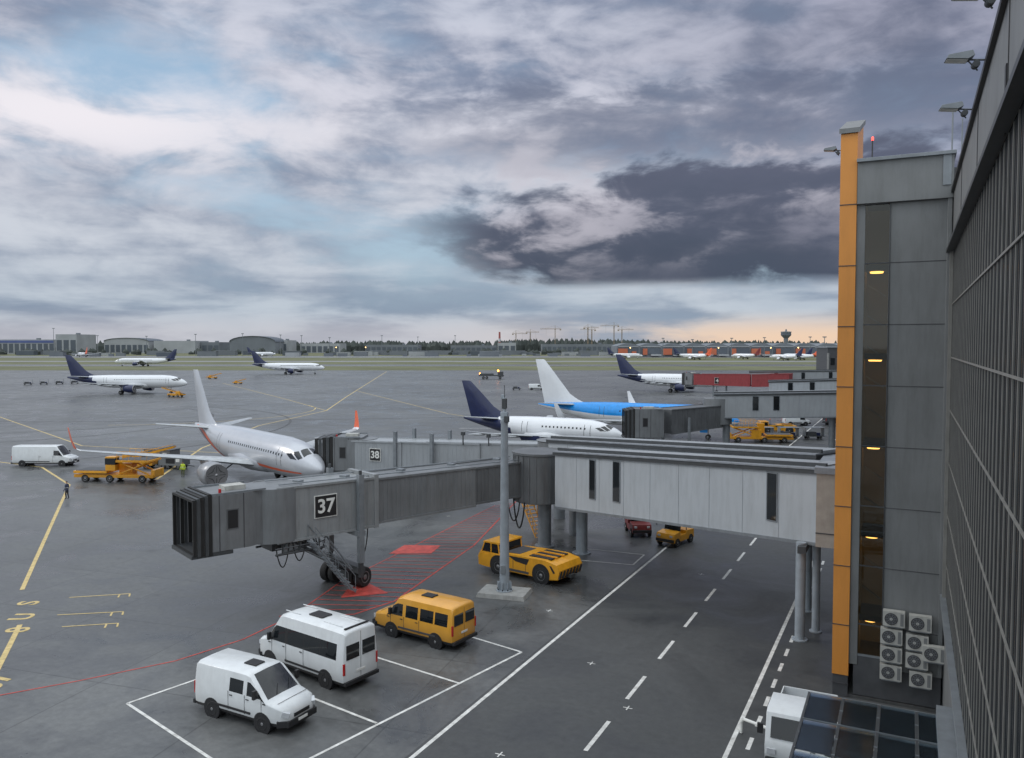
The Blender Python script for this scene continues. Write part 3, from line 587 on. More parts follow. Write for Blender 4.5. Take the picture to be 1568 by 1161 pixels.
for s in(-1,1):
    a=P(.8)+ns*s*1.3; c=P(.95)+ns*s*1.3; mb.tube((a.x,a.y,2.95),(c.x,c.y,2.95),.07,m=DSTEEL,n=6); mb.tube((a.x,a.y,3.35),(c.x,c.y,2.95),.04,m=DSTEEL,n=6); mb.tube((a.x,a.y,3.3),(c.x,c.y,3.3),.04,m=STEEL,n=6)
q=P(.89); mb.box((q.x,q.y,3.3),(2.4,1.4,.5),DSTEEL,rot=rt); mb.box((q.x+.9,q.y-.5,3.2),(1.0,.5,.6),STEEL,rot=rt)
def loop(mb,a,c,sag,r=.035,n=12,m=VEST):
    a=Vector(a);c=Vector(c); mb.path([tuple(a.lerp(c,i/n)-Vector((0,0,sag*math.sin(math.pi*i/n)**.7 if 0<i<n else 0))) for i in range(n+1)],r,m)
for t,t2,sg in((.91,.95,1.4),(.86,.9,1.2),(.8,.83,.8),(.66,.69,1.5)):
    a=P(t)+ns*1.3;c=P(t2)+ns*1.3; loop(mb,(a.x,a.y,3.6),(c.x,c.y,3.6),sg)
mb.lathe((-24.6,54.3,3.4),(0,0,1),[(0,1.9),(.05,2.0),(3.5,2.0),(3.55,2.1),(3.7,2.1),(3.75,.3)],TUND,24)
for k in range(24):
    a=k*math.pi/12; mb.box((-24.6+2.02*math.cos(a),54.3+2.02*math.sin(a),5.2),(.05,.1,3.3),TUND,rot=a)
mb.lathe((-24.2,54.2,0),(0,0,1),[(0,.75),(.1,.75),(.12,.5),(3.5,.5)],STEEL,20)
loop(mb,(-26,52.6,3.9),(-24.8,52.0,3.6),2.1,.06); loop(mb,(-26.4,52.4,3.9),(-25.2,52.0,3.6),1.6,.05)
mb.build('passenger_boarding_bridge',sharp=35)
mb=MB()
duct(mb,(-40,63.9),(-28.6,64.6),3.5,6.0,3.6,6.3,2.5,GAL2,ribs=0)
duct(mb,(-44,63.6),(-34.5,64.2),3.2,5.85,3.4,6.1,2.8,GAL2,ribs=.45,rd=.012)
duct(mb,(-48.0,63.4),(-42.5,63.7),2.95,5.75,3.1,5.9,3.05,GAL2,ribs=.45,rd=.012)
cab(mb,(-49.3,63.4),R(205),2.9,6.05,w=3.7,l=2.8,bl=.36); sign(mb,(-45.2,61.95,4.6),(.07,-1),'38',1.2,1.2,.95)
mb.lathe((-48.2,63.5,2.9),(0,0,1),[(0,1.75),(2.95,1.75)],TUN2,20)
for xx in(-43,-39): mb.box((xx,62.1,4.3),(.3,.3,5.2),STEEL); mb.box((xx,65.3,4.3),(.3,.3,5.2),STEEL)
mb.box((-41,63.7,1.0),(4.4,2.4,.4),DSTEEL)
for s in(-1,1): mb.wheel(-41,63.7+s*1.1,.6,.6,.5,s)
for xx in(-43,-39): mb.tube((xx,62.1,1.8),(-41,62.6,1.0),.1,m=DSTEEL)
mb.lathe((-27,63.6,3.2),(0,0,1),[(0,1.9),(3.5,1.9),(3.6,2.0),(3.8,.3)],TUN2,24); mb.lathe((-27,63.6,0),(0,0,1),[(0,.5),(3.3,.5)],STEEL,16)
mb.tube((-36,62.6,6),(-36,62.6,7),.06,m=DSTEEL); mb.box((-36,62.6,7),(.3,.3,.3),DSTEEL); mb.tube((-33.5,62.8,6),(-33.5,62.8,6.9),.05,m=DSTEEL); mb.box((-33.5,62.8,6.9),(.3,.3,.3),DSTEEL)
mb.build('passenger_boarding_bridge',sharp=35)
def gallery(nl,nrr,w,zl,zr,slots=(),m=GAL,seam=2.4):
    mb=MB(); A=Vector((nl[0],nl[1],0));B=Vector((nrr[0],nrr[1],0)); d=(B-A).normalized(); n=Vector((-d.y,d.x,0)); 
    rt=math.atan2(d.y,d.x); U=lambda h:Vector((0,0,h))
    mb.hexa([tuple(p) for p in (A+U(zl[0]),B+U(zr[0]),B+n*w+U(zr[0]),A+n*w+U(zl[0]),A+U(zl[1]),B+U(zr[1]),B+n*w+U(zr[1]),A+n*w+U(zl[1]))],m)
    def sl(o0,o1,e0,e1,mm,ext=.15):
        a=A-d*ext;b=B+d*ext
        mb.hexa([tuple(p) for p in (a+n*o0+U(zl[1]+e0),b+n*o0+U(zr[1]+e0),b+n*o1+U(zr[1]+e0),a+n*o1+U(zl[1]+e0),a+n*o0+U(zl[1]+e1),b+n*o0+U(zr[1]+e1),b+n*o1+U(zr[1]+e1),a+n*o1+U(zl[1]+e1))],mm)
    sl(-.12,w+.12,-.2,.02,DSTEEL); sl(-.16,w+.16,.02,.1,ROOF); sl(.5,w-.5,.1,.22,GAL2); sl(.35,.5,.1,.3,DSTEEL)
    Ln=(B-A).length; k=int(Ln/seam)
    for i in range(1,k+1):
        t=i/(k+1); p=A.lerp(B,t)-n*.004; z0=lerp(zl[0],zr[0],t);z1=lerp(zl[1],zr[1],t)-.2; mb.box((p.x,p.y,(z0+z1)/2),(.015,.012,z1-z0),STEEL,rot=rt)
    for t,wd in slots:
        p=A.lerp(B,t)-n*.02; z0=lerp(zl[0],zr[0],t)+.95; z1=lerp(zl[1],zr[1],t)-.35
        mb.box((p.x,p.y,(z0+z1)/2),(wd+.14,.05,z1-z0+.14),STEEL,rot=rt); mb.box((p.x-n.x*.02,p.y-n.y*.02,(z0+z1)/2),(wd,.05,z1-z0),GLASS,rot=rt)
    mb.hexa([tuple(q) for q in (A-n*.05+U(zl[0]-.1),B-n*.05+U(zr[0]-.1),B+n*(w+.05)+U(zr[0]-.1),A+n*(w+.05)+U(zl[0]-.1),A-n*.05+U(zl[0]+.06),B-n*.05+U(zr[0]+.06),B+n*(w+.05)+U(zr[0]+.06),A+n*(w+.05)+U(zl[0]+.06))],STEEL)
    return mb
mb=gallery((-22.5,52.2),(-4,42.6),2.8,(3.45,7.35),(5.0,8.75),slots=((.191,.5),(.302,.55),(.869,.55)))
for (x,y,r,h) in((-4.8,42.6,.25,5),(-5.0,47.5,.25,5),(-21,53.6,.42,3.6),(-4.2,44.2,.2,5)): mb.lathe((x,y,0),(0,0,1),[(0,r*1.6),(.06,r*1.6),(.07,r),(h,r)],MAST,16)
mb.box((-4.7,45.2,4.75),(.4,6.5,.35),DSTEEL)
mb.build('fixed_walkway_gallery')
mb=gallery((-25.4,57.6),(-4.6,46.6),2.8,(3.45,7.5),(5.0,8.95))
mb.lathe((-23.5,58.6,0),(0,0,1),[(0,.5),(3.6,.5)],STEEL,16); mb.build('fixed_walkway_gallery')
mb=MB(); mb.box((-1.6,46.2,6.75),(5.0,7.6,3.7),TAN); mb.box((-1.6,46.2,8.75),(5.2,7.8,.3),ROOF); mb.box((-1.6,42.38,5.6),(5.02,.02,.05),SEAM); mb.build('gallery_connector')
mb=gallery((-23.2,107.4),(-5,110.6),3.2,(5.3,8.4),(5.9,9.0),slots=((.28,.7),(.42,.7)),seam=3,m=GAL2); mb.lathe((-22,109,0),(0,0,1),[(0,.5),(5.4,.5)],STEEL,14); mb.lathe((-9,111.5,0),(0,0,1),[(0,.4),(5.8,.4)],STEEL,14); mb.build('fixed_walkway_gallery')
mb=MB(); duct(mb,(-23.5,108.5),(-27.8,98.5),4.1,6.9,3.9,6.9,2.9,TUND,ribs=.5); cab(mb,(-29.2,96.2),R(205),3.7,7.1,w=3.6,l=3.6); mb.lathe((-23.2,109,4.4),(0,0,1),[(0,1.9),(3.4,1.9),(3.6,.3)],TUN2,20)
for s in(-1.7,1.7): mb.box((-26.6+s,100.5,3.4),(.3,.3,4.8),STEEL)
mb.box((-26.6,100.5,1.0),(3.6,.5,.4),DSTEEL); mb.wheel(-27.6,100.5,.6,.6,.4,-1); mb.wheel(-25.6,100.5,.6,.6,.4,1); sign(mb,(-25.0,102.0,5.6),(.9,-.4),'39',1.3,1.2,.9); mb.build('passenger_boarding_bridge')
mb=gallery((-24,158),(-5,161),3.2,(5.0,8.0),(5.6,8.8),slots=((.2,.8),(.4,.8)),seam=4); mb.lathe((-20,160,0),(0,0,1),[(0,.5),(5.4,.5)],STEEL,14); mb.build('fixed_walkway_gallery')
mb=gallery((-36,206),(-5,212),3.4,(5.0,8.2),(5.8,9.0),slots=((.2,.8),(.4,.8),(.6,.8)),seam=4,m=GAL2); mb.lathe((-25,208,0),(0,0,1),[(0,.5),(5.4,.5)],STEEL,14); mb.build('fixed_walkway_gallery')
DRED=mat('dark_red_panel',(.26,.035,.04),.45,dirt=.3)
mb=MB(); duct(mb,(-52,219),(-35,207),4.2,7.0,4.6,7.6,3.0,DRED,ribs=1.2); duct(mb,(-35,206),(-26,204.5),4.6,7.6,5.0,8.0,3.0,DRED,ribs=1.2); cab(mb,(-54,221),R(140),4,7.2); 
for s in(-1.7,1.7): mb.box((-45+s,214,3.2),(.4,.4,5.4),STEEL)
mb.wheel(-45,213,.6,.6,.5,-1); sign(mb,(-45,212.2,5.6),(.3,-1),'46',2.0,1.6,1.3); mb.build('passenger_boarding_bridge')
# ------------------------------------------------------------ mast
mb=MB()
mb.hexa([(-1.5,-1.0,0),(1.5,-1.0,0),(1.5,1.0,0),(-1.5,1.0,0),(-1.42,-.92,.26),(1.42,-.92,.26),(1.42,.92,.26),(-1.42,.92,.26)],CONC)
mb.lathe((0,0,.26),(0,0,1),[(0,.5),(.06,.5),(.07,.3),(10.0,.21),(10.1,.24),(10.3,.24),(10.31,.1),(11.6,.09)],MAST,20)
for k in range(8):
    a=k*math.pi/4; mb.tube((.42*math.cos(a),.42*math.sin(a),.3),(.42*math.cos(a),.42*math.sin(a),.42),.04,m=DSTEEL,n=6)
    mb.box((.35*math.cos(a),.35*math.sin(a),.55),(.2,.03,.5),MAST,rot=a)
mb.box((0,0,10.8),(.42,.3,.4),MAST); mb.box((.2,-.2,10.6),(.28,.22,.35),DSTEEL); mb.box((0,0,11.5),(.26,.26,.6),DSTEEL); mb.box((-.12,.1,11.9),(.2,.2,.25),MAST); mb.tube((0,0,11.8),(0,0,12.6),.02,m=DSTEEL); mb.box((.0,-.32,1.6),(.3,.08,.5),STEEL)
mb.build('lighting_mast',(-21.6,42.5,0),R(10),bevel=.01)
mb=MB(); mb.box((0,0,.95),(1.6,.06,.5),PALE); 
for i in range(4): mb.box((-.6+i*.4,-.04,.95),(.2,.02,.5),BLACK)
for s in(-.7,.7): mb.tube((s,0,0),(s,0,1.0),.04,m=DSTEEL); mb.box((s,0,.03),(.1,.6,.06),DSTEEL)
mb.build('striped_barrier',(-18.2,65.5,0),R(20))
mb=MB()
for s in(-1,1):
    mb.tube((-1.6,s*.5,0),(1.2,s*.5,3.5),.05,m=YELLOW,n=6); mb.tube((-1.6,s*.5,1),(1.2,s*.5,4.5),.035,m=YELLOW,n=6)
    for k in range(8): t=k/7; mb.tube((lerp(-1.6,1.2,t),s*.5,3.5*t),(lerp(-1.6,1.2,t),s*.5,3.5*t+1),.03,m=YELLOW,n=5)
for k in range(14): t=k/13; mb.box((lerp(-1.6,1.2,t),0,3.5*t),(.26,1.0,.04),YELLOW)
mb.build('steel_access_stair',(-27.0,57.5,0),R(150))
# ------------------------------------------------------------ people
def pmat(name,c1,c2):
    m,nt,b=new_mat(name); tc=nt.nodes.new('ShaderNodeTexCoord'); sp=nt.nodes.new('ShaderNodeSeparateXYZ'); nt.links.new(tc.outputs['Object'],sp.inputs[0])
    mr=nt.nodes.new('ShaderNodeMath'); mr.operation='DIVIDE'; mr.inputs[1].default_value=2; nt.links.new(sp.outputs['Z'],mr.inputs[0])
    cr=nt.nodes.new('ShaderNodeValToRGB'); cr.color_ramp.interpolation='CONSTANT'; nt.links.new(mr.outputs[0],cr.inputs['Fac'])
    e=cr.color_ramp.elements; e[0].position=0;e[0].color=(.02,.02,.02,1); e[1].position=.06;e[1].color=(*c2,1)
    for p,c in((.44,c1),(.56,(.7,.7,.65)),(.58,c1),(.765,(.4,.25,.18)),(.85,(.04,.03,.02))):
        q=e.new(p); q.color=(*c,1)
    nt.links.new(cr.outputs['Color'],b.inputs['Base Color']); b.inputs['Roughness'].default_value=.8; return m
def person(name,loc,rot,c1,c2):
    V=[(0,0,.95,.14),(0,0,1.2,.14),(0,0,1.42,.15),(0,0,1.53,.06),(.01,0,1.6,.07),(.02,0,1.68,.1),(.01,0,1.78,.075),
       (0,.1,.88,.1),(.06,.12,.5,.07),(.0,.12,.1,.05),(.16,.13,.04,.04),(0,-.1,.88,.1),(.0,-.12,.5,.07),(-.1,-.12,.1,.05),(.06,-.13,.04,.04),
       (0,.2,1.42,.07),(0,.27,1.15,.05),(.12,.27,.9,.04),(.18,.26,.8,.035),(0,-.2,1.42,.07),(-.04,-.27,1.15,.05),(.08,-.28,.9,.04),(.13,-.27,.8,.035)]
    E=[(0,1),(1,2),(2,3),(3,4),(4,5),(5,6),(0,7),(7,8),(8,9),(9,10),(0,11),(11,12),(12,13),(13,14),(2,15),(15,16),(16,17),(17,18),(2,19),(19,20),(20,21),(21,22)]
    me=bpy.data.meshes.new(name); me.from_pydata([v[:3] for v in V],E,[]); me.materials.append(pmat(name+'_clothes',c1,c2))
    o=bpy.data.objects.new(name,me); bpy.context.collection.objects.link(o); o.location=loc; o.rotation_euler=(0,0,rot)
    o.modifiers.new('s','SKIN')
    for i,v in enumerate(V): me.skin_vertices[0].data[i].radius=(v[3],v[3])
    me.skin_vertices[0].data[0].use_root=True
    o.modifiers.new('sub','SUBSURF').levels=2; o.modifiers['sub'].render_levels=2
x,y=air(-37.3,90.5); person('ground_crew_worker',(x,y,0),R(300),(.6,.75,.06),(.12,.14,.05))
person('ground_crew_worker',(-73.2,50.2,0),R(200),(.05,.06,.1),(.03,.03,.04))
# ------------------------------------------------------------ terminal
def glassmat(name,tint,ior,ro=.03):
    m,nt,b=new_mat(name); nt.nodes.remove(b)
    out=nt.nodes['Material Output']; tr=nt.nodes.new('ShaderNodeBsdfTransparent'); tr.inputs[0].default_value=(*tint,1)
    gl=nt.nodes.new('ShaderNodeBsdfGlossy'); gl.inputs['Roughness'].default_value=ro; gl.inputs[0].default_value=(.8,.85,.9,1)
    fr=nt.nodes.new('ShaderNodeFresnel'); fr.inputs[0].default_value=ior; mx=nt.nodes.new('ShaderNodeMixShader')
    nt.links.new(fr.outputs[0],mx.inputs[0]); nt.links.new(tr.outputs[0],mx.inputs[1]); nt.links.new(gl.outputs[0],mx.inputs[2]); nt.links.new(mx.outputs[0],out.inputs[0]); return m
TG=glassmat('tower_window_glass',(.6,.56,.45),1.6)
CG=glassmat('canopy_glass',(.8,.84,.85),1.15,.12)
FG=mat('facade_glass',(.012,.015,.018),.16,spec=.18,var=.5,scale=.35)
INT=mat('glowing_interior_wall',(.16,.11,.035),.8,emit=.16)  # warm room light put into the wall's colour and emission
FIN=mat('facade_rod',(.24,.235,.22),.5,.2)
term=empty('terminal_building')
mb=MB()
mb.box((6.4,21.5,19.85),(10,30,2.3),GREYW)
mb.box((6.41,21.5,2.6),(9.98,30,4.6),GREYW)
mb.box((6.5,21.5,21.06),(10.4,30,.14),BLACK); mb.box((6.5,21.5,21.2),(10.3,30,.14),STEEL)
for k in range(4): mb.box((1.393,9+k*7.2,19.85),(.02,.02,2.3),SEAM)
mb.box((1.39,16.5,19.25),(.03,.22,1.2),BLACK)
mb.box((1.36,36.1,11.8),(.12,.4,13.8),FIN); mb.box((1.33,21.5,4.85),(.2,30,.2),STEEL); mb.box((1.3,21.5,18.72),(.25,30,.12),DSTEEL)
mb.box((6.4,160,11),(10,247,22),GREYD)
mb.build('walls',parent=term,bevel=0)
mb=MB(); mb.box((6.45,21.5,11.8),(10,30,13.8),FG); mb.build('curtain_wall_glass',parent=term)
mb=MB(); yy=6.6
while yy<36: mb.box((1.442,yy,11.8),(.018,.07,13.7),FIN); yy+=.75
yy=6.9
while yy<36: mb.box((1.446,yy,11.8),(.01,.025,13.7),DSTEEL); yy+=.25
for zz in(6.2,8.2,10.3,12.4,14.5,16.6): mb.box((1.425,21.5,zz),(.03,30,.045),FIN)
mb.build('facade_mullions',parent=term)
mb=MB()
mb.box((.26,39.5,11.9),(2.28,6,20.9),GREYW)
mb.box((-1.96,36.58,11.6),(.33,.14,20.3),GREYW)
mb.box((-.36,39.4,21.65),(3.5,6.2,1.7),GREYW); mb.box((-.34,39.4,22.56),(3.6,6.5,.14),STEEL)
mb.box((-.3,39.5,1.0),(3.3,5.9,1.7),GREYD)
for zz in(20.8,18.36,15.83,13.3,10.77,8.24,5.7,3.2): mb.box((.26,36.495,zz),(2.28,.02,.03),SEAM)
mb.box((-.86,36.47,11.3),(.04,.06,19),DSTEEL); mb.box((1.28,36.44,11.9),(.16,.16,20.8),GREYW); mb.box((1.15,36.4,21.9),(.3,.3,1.2),STEEL)
mb.build('stair_tower_walls',parent=term,bevel=.01)
mb=MB()
mb.box((-1.35,38.6,11.3),(.9,.1,19),INT); mb.box((-1.78,37.7,11.3),(.04,1.8,19),INT)
for zz in(3.4,7,10.8,14.5,18.2): mb.box((-1.35,37.7,zz),(.9,1.7,.25),DSTEEL); mb.lathe((-1.35,37.2,zz-.2),(0,0,1),[(0,.24),(.06,.27)],WARM,14)
for k in range(12):
    mb.box((-1.35,37.7,3+k*1.3),(.85,.1,.06),STEEL,tilt=R(35))
mb.build('stair_interior',parent=term)
mb=MB(); mb.box((-1.34,36.6,11.35),(.92,.03,18.9),TG); mb.build('stair_window_glass',parent=term)
mb=MB()
for zz in(3.2,5.7,8.24,10.77,13.3,15.83,18.36): mb.box((-1.34,36.57,zz),(.94,.05,.05),DSTEEL)
mb.box((-1.34,36.57,1.88),(.94,.08,.08),STEEL); mb.box((-1.34,36.57,20.82),(.94,.08,.08),STEEL); mb.build('stair_window_frame',parent=term)
mb=MB()
mb.hexa([(-2.78,36.4,.95),(-2.13,36.4,.95),(-2.13,40.3,.95),(-2.78,40.3,.95),(-2.78,36.4,23.75),(-2.13,36.4,23.75),(-2.13,40.3,25.0),(-2.78,40.3,25.0)],ORANGE)
mb.hexa([(-2.84,36.3,23.75),(-2.05,36.3,23.75),(-2.05,40.4,25.05),(-2.84,40.4,25.05),(-2.84,36.3,23.95),(-2.05,36.3,23.95),(-2.05,40.4,25.25),(-2.84,40.4,25.25)],GREYW)
mb.box((-2.45,38.3,.5),(.6,3.7,.98),GREYD)
for k in range(9): mb.box((-2.455,36.395,20.8-k*2.53+.02),(.66,.03,.035),SEAM)
mb.build('orange_fin',parent=term)
mb=MB(); mb.tube((1.3,36.4,22.5),(1.3,36.4,24.2),.03,m=STEEL); mb.tube((-1.6,37,22.6),(-1.6,37,23.6),.025,m=DSTEEL); mb.lathe((-1.6,37,23.5),(0,0,1),[(0,.05),(.12,.05),(.16,.02)],mat('red_obstruction_lamp',(1,.1,.08),.4,emit=2),8)
mb.tube((1.35,30,21.2),(1.35,30,22.3),.02,m=STEEL); mb.build('roof_antennas',parent=term)
def flood(loc,rot,k=1):
    mb=MB(); mb.tube((0,0,-.1),(-.45,0,-.05),.025,m=DSTEEL,n=8); mb.tube((-.2,0,-.35),(-.45,0,-.05),.02,m=DSTEEL,n=8)
    mb.prism([(-.95,-.02),(-.9,.07),(-.35,.13),(-.3,0),(-.45,-.08)],-.2,.2,STEEL); mb.prism([(-.93,-.03),(-.45,-.09),(-.45,-.1),(-.93,-.04)],-.17,.17,PALE)
    mb.lathe((-.25,0,-.2),(0,1,0),[(-.12,.09),(.12,.09)],DSTEEL,12); o=mb.build('floodlight',loc,rot,bevel=.015); o.scale=(k,)*3
for yy in(16.8,20.4,24.5): flood((1.35,yy,21.25),R(8),.85)
flood((-2.7,36.6,23.2),0,.8)
def ac(loc):
    mb=MB(); mb.box((0,0,0),(.82,.34,.62),ACW); mb.lathe((-.1,-.171,0),(0,-1,0),[(0,.25),(.015,.25),(.016,.23)],SEAM,20); mb.lathe((-.1,-.185,0),(0,-1,0),[(0,.06),(.01,.06)],ACW,10)
    for k in range(5):
        a=k*math.pi/5; mb.box((-.1,-.192,0),(.46,.008,.008),STEEL,tilt=a)
    for r_ in(.12,.19): 
        for k in range(16):
            a=k*math.pi/8; mb.box((-.1+r_*math.cos(a),-.19,r_*math.sin(a)),(.008,.006,r_*.4),STEEL,tilt=-a)
    mb.box((.3,-.172,.0),(.12,.01,.5),GREYW); mb.box((0,.1,-.34),(.7,.5,.04),STEEL)
    mb.build('air_conditioner_unit',loc,bevel=.02)
for i,(x,z_) in enumerate([(-.42,3.75),(.55,3.7),(-.5,3.0),(.45,2.9),(-.5,2.25),(.45,2.15),(-.5,1.5),(.6,1.4),(1.05,2.6)]):
    ac((x,36.22 if i<8 else 36.0,z_))
mb=MB(); cz=4.0
for k in range(5): yy=26.3-k*2.0; mb.box((-.65,yy,cz),(4.0,.1,.14),STEEL)
for k in range(10):
    yy=26.3-k*.95
    mb.box((-.65,yy,cz+.1),(3.96,.05,.05),STEEL)
for k in range(5): xx=-2.65+k*1.0; mb.box((xx,21.3,cz+.06),(.07,10.1,.12),DSTEEL)
for k in range(5):
    for j in range(4):
        mb.box((-2.15+j*1.0,25.3-k*2.0,cz+.15),(.9,1.84,.02),CG)
for (x,y,l) in((-1.4,25.3,1.3),(-.5,24.2,1.1),(-1.8,23.0,.9),(.3,22.4,1.4),(-1.9,24.4,.5),(.4,25.0,.7),(-1.0,23.5,1.2),(-2.1,22.0,.6)): mb.box((x,y,cz-.28),(l,.16,.06),PALE)
for k in range(4): mb.tube((-2.5,25.5-k*1.5,cz-.4),(1.2,25.2-k*1.5,cz-.4),.05,m=STEEL,n=6)
for (x,y) in((-2.5,26.1),(-2.5,18)): mb.tube((x,y,.12),(x,y,cz),.08,m=STEEL)
mb.box((1.1,21,cz+.3),(.5,10,.5),STEEL)
mb.build('glass_canopy')
mb=MB(); mb.path([(-5.6,31.2,.02),(-5.6,31.2,.45),(-5.5,31.15,.6),(-4.6,30.8,.6),(-4.5,30.7,.45),(-4.5,30.7,.02)],.06,PALE,8); mb.build('white_crash_barrier')
# ------------------------------------------------------------ distant skyline
def hz(c,k=.5): h=(.2,.235,.27); return tuple(lerp(a,b_,k) for a,b_ in zip(c,h))  # blends distance haze into a base colour
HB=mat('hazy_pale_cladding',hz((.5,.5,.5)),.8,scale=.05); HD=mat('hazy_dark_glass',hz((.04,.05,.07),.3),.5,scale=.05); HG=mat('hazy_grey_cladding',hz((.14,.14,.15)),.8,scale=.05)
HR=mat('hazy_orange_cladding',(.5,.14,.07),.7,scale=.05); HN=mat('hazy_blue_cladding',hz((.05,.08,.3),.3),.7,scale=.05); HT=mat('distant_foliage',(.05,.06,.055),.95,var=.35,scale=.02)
def hall(name,e0,e1,n,h,m=HB,depth=60,arch=0,stripe=None,wins=True):
    mb=MB(); w=e1-e0; 
    prof=[(-w/2,0),(w/2,0),(w/2,h)]+([(w/2*math.cos(math.pi*k/10),h+arch*math.sin(math.pi*k/10)) for k in range(1,10)] if arch else [])+[(-w/2,h)]
    mb.prism(prof,0,depth,m)
    if arch: 
        mb.prism([(w/2*1.02*math.cos(math.pi*k/10),h+.5+arch*math.sin(math.pi*k/10)) for k in range(0,11)]+[(w/2*math.cos(math.pi*k/10),h+arch*math.sin(math.pi*k/10)) for k in range(10,-1,-1)],-1.5,depth+1,HD)
    k=max(2,int(w/9))
    if wins:
        for i in range(k):
            x=-w/2+(i+.5)*w/k; mb.box((x,-.2,h*.4),(w/k*.72,.4,h*.62),HD)
    if stripe: mb.box((0,-.3,h*.85),(w*.98,.6,h*.16),stripe)
    mb.box((w*.2,depth*.4,h+1.2),(5,5,2.4 if not arch else .1),HG)
    x,y=air((e0+e1)/2,n); mb.build(name,(x,y,0),PSI)
pe=lambda px,n:(px-784)/1230*n
def H(name,p0,p1,n,ytop,**k): hall(name,pe(p0,n),pe(p1,n),n,15+(528-ytop)/1230*n,**k)
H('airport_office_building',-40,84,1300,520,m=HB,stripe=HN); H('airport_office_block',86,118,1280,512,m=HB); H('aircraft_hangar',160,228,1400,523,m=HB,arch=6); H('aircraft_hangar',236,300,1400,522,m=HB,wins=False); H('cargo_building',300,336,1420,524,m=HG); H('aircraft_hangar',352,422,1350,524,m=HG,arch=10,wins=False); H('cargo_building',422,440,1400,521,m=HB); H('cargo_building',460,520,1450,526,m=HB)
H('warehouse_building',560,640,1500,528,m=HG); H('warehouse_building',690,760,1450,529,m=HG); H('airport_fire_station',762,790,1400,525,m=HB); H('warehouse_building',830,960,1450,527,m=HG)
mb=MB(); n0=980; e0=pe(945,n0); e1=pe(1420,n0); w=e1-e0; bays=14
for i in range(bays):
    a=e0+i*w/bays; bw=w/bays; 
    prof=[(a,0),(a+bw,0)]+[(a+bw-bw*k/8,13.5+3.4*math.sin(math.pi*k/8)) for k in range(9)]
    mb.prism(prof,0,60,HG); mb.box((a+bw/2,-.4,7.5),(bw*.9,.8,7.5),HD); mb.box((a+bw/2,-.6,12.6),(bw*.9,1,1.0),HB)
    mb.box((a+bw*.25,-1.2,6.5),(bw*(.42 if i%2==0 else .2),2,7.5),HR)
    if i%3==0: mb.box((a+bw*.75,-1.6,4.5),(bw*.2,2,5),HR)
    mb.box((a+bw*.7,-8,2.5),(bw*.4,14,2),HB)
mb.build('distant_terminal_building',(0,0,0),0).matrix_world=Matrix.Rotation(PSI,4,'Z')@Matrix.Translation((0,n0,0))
x,y=air(pe(1203,1500),1500); mb=MB(); mb.lathe((0,0,0),(0,0,1),[(0,5),(27,4),(31,8),(33,9.5),(37.5,9),(38,10),(39.5,9.5),(40,2),(44,1)],[HG,HG,HG,HD,HB,HG,HG,HG],16); mb.build('control_tower',(x,y,0))
CY=mat('hazy_crane_steel',(.3,.24,.17),.7)
def crane(px,n,ytop,jl,jr,rot):
    x,y=air(pe(px,n),n); h=15+(528-ytop)/1230*n; mb=MB()
    for a,b_ in((-1,-1),(1,-1),(1,1),(-1,1)): mb.box((a*.8,b_*.8,h/2),(.35,.35,h),CY)
    k=int(h/3)
    for i in range(k):
        for s in(-1,1): mb.tube((-.8,s*.8,i*3),(.8,s*.8,i*3+3),.14,m=CY,n=4); mb.tube((s*.8,-.8,i*3+3),(s*.8,.8,i*3),.14,m=CY,n=4)
    mb.box((0,0,h),(2,2,2),CY)
    for zz,yy in((0,-.6),(0,.6),(1.6,0)): mb.tube((-jl,yy,h+1+zz),(jr,yy,h+1+zz),.25,m=CY,n=4)
    for i in range(int((jl+jr)/3)): mb.tube((-jl+i*3,0,h+2.6),(-jl+i*3+1.5,.6,h+1),.12,m=CY,n=4)
    mb.tube((0,0,h),(0,0,h+8),.4,m=CY,n=5); mb.tube((0,0,h+8),(jr*.7,0,h+2.6),.12,m=CY,n=4); mb.tube((0,0,h+8),(-jl*.9,0,h+2.6),.12,m=CY,n=4); mb.box((-jl+1.5,0,h-.2),(3,1.6,2.4),CY); mb.tube((jr*.6,0,h+1),(jr*.6,0,h-12),.1,m=CY,n=4)
    mb.build('construction_crane',(x,y,0),PSI+R(rot))
for a in [(790,1700,512,8,24,10),(812,1750,510,10,20,-20),(850,1600,505,12,30,170),(900,1550,503,10,26,30),(906,1650,506,9,26,200),(940,1600,500,10,28,160),(952,1650,506,9,25,10)]: crane(*a)
x,y=air(pe(765,1700),1700); mb=MB(); HW=mat('hazy_white_band',(.5,.5,.52),.7); HRB=mat('hazy_red_band',(.35,.1,.09),.7)
mb.lathe((0,0,0),(0,0,1),[(0,3),(14,2.6),(21,2.4),(28,2.2),(35,2.0),(42,1.9)],[HG,HRB,HW,HRB,HRB],12); mb.build('striped_chimney',(x,y,0))
for px,n,yt in [(83,1200,503),(300,1100,512),(372,1100,511),(462,1150,514),(585,1200,514),(505,1150,517),(640,1300,516),(697,1250,514),(1015,900,518),(1060,900,520),(1120,880,518),(1170,900,517),(1240,880,516),(1262,700,516),(150,1150,514),(225,1150,515),(430,1200,513)]:
    x,y=air(pe(px,n),n); h=15+(528-yt)/1230*n; mb=MB(); mb.lathe((0,0,0),(0,0,1),[(0,.5),(h,.28)],HG,6); mb.box((0,0,h),(3.2,1.2,.7),HG); mb.box((0,0,h-.7),(2.6,.8,.3),HB); mb.build('airfield_light_mast',(x,y,0),PSI)
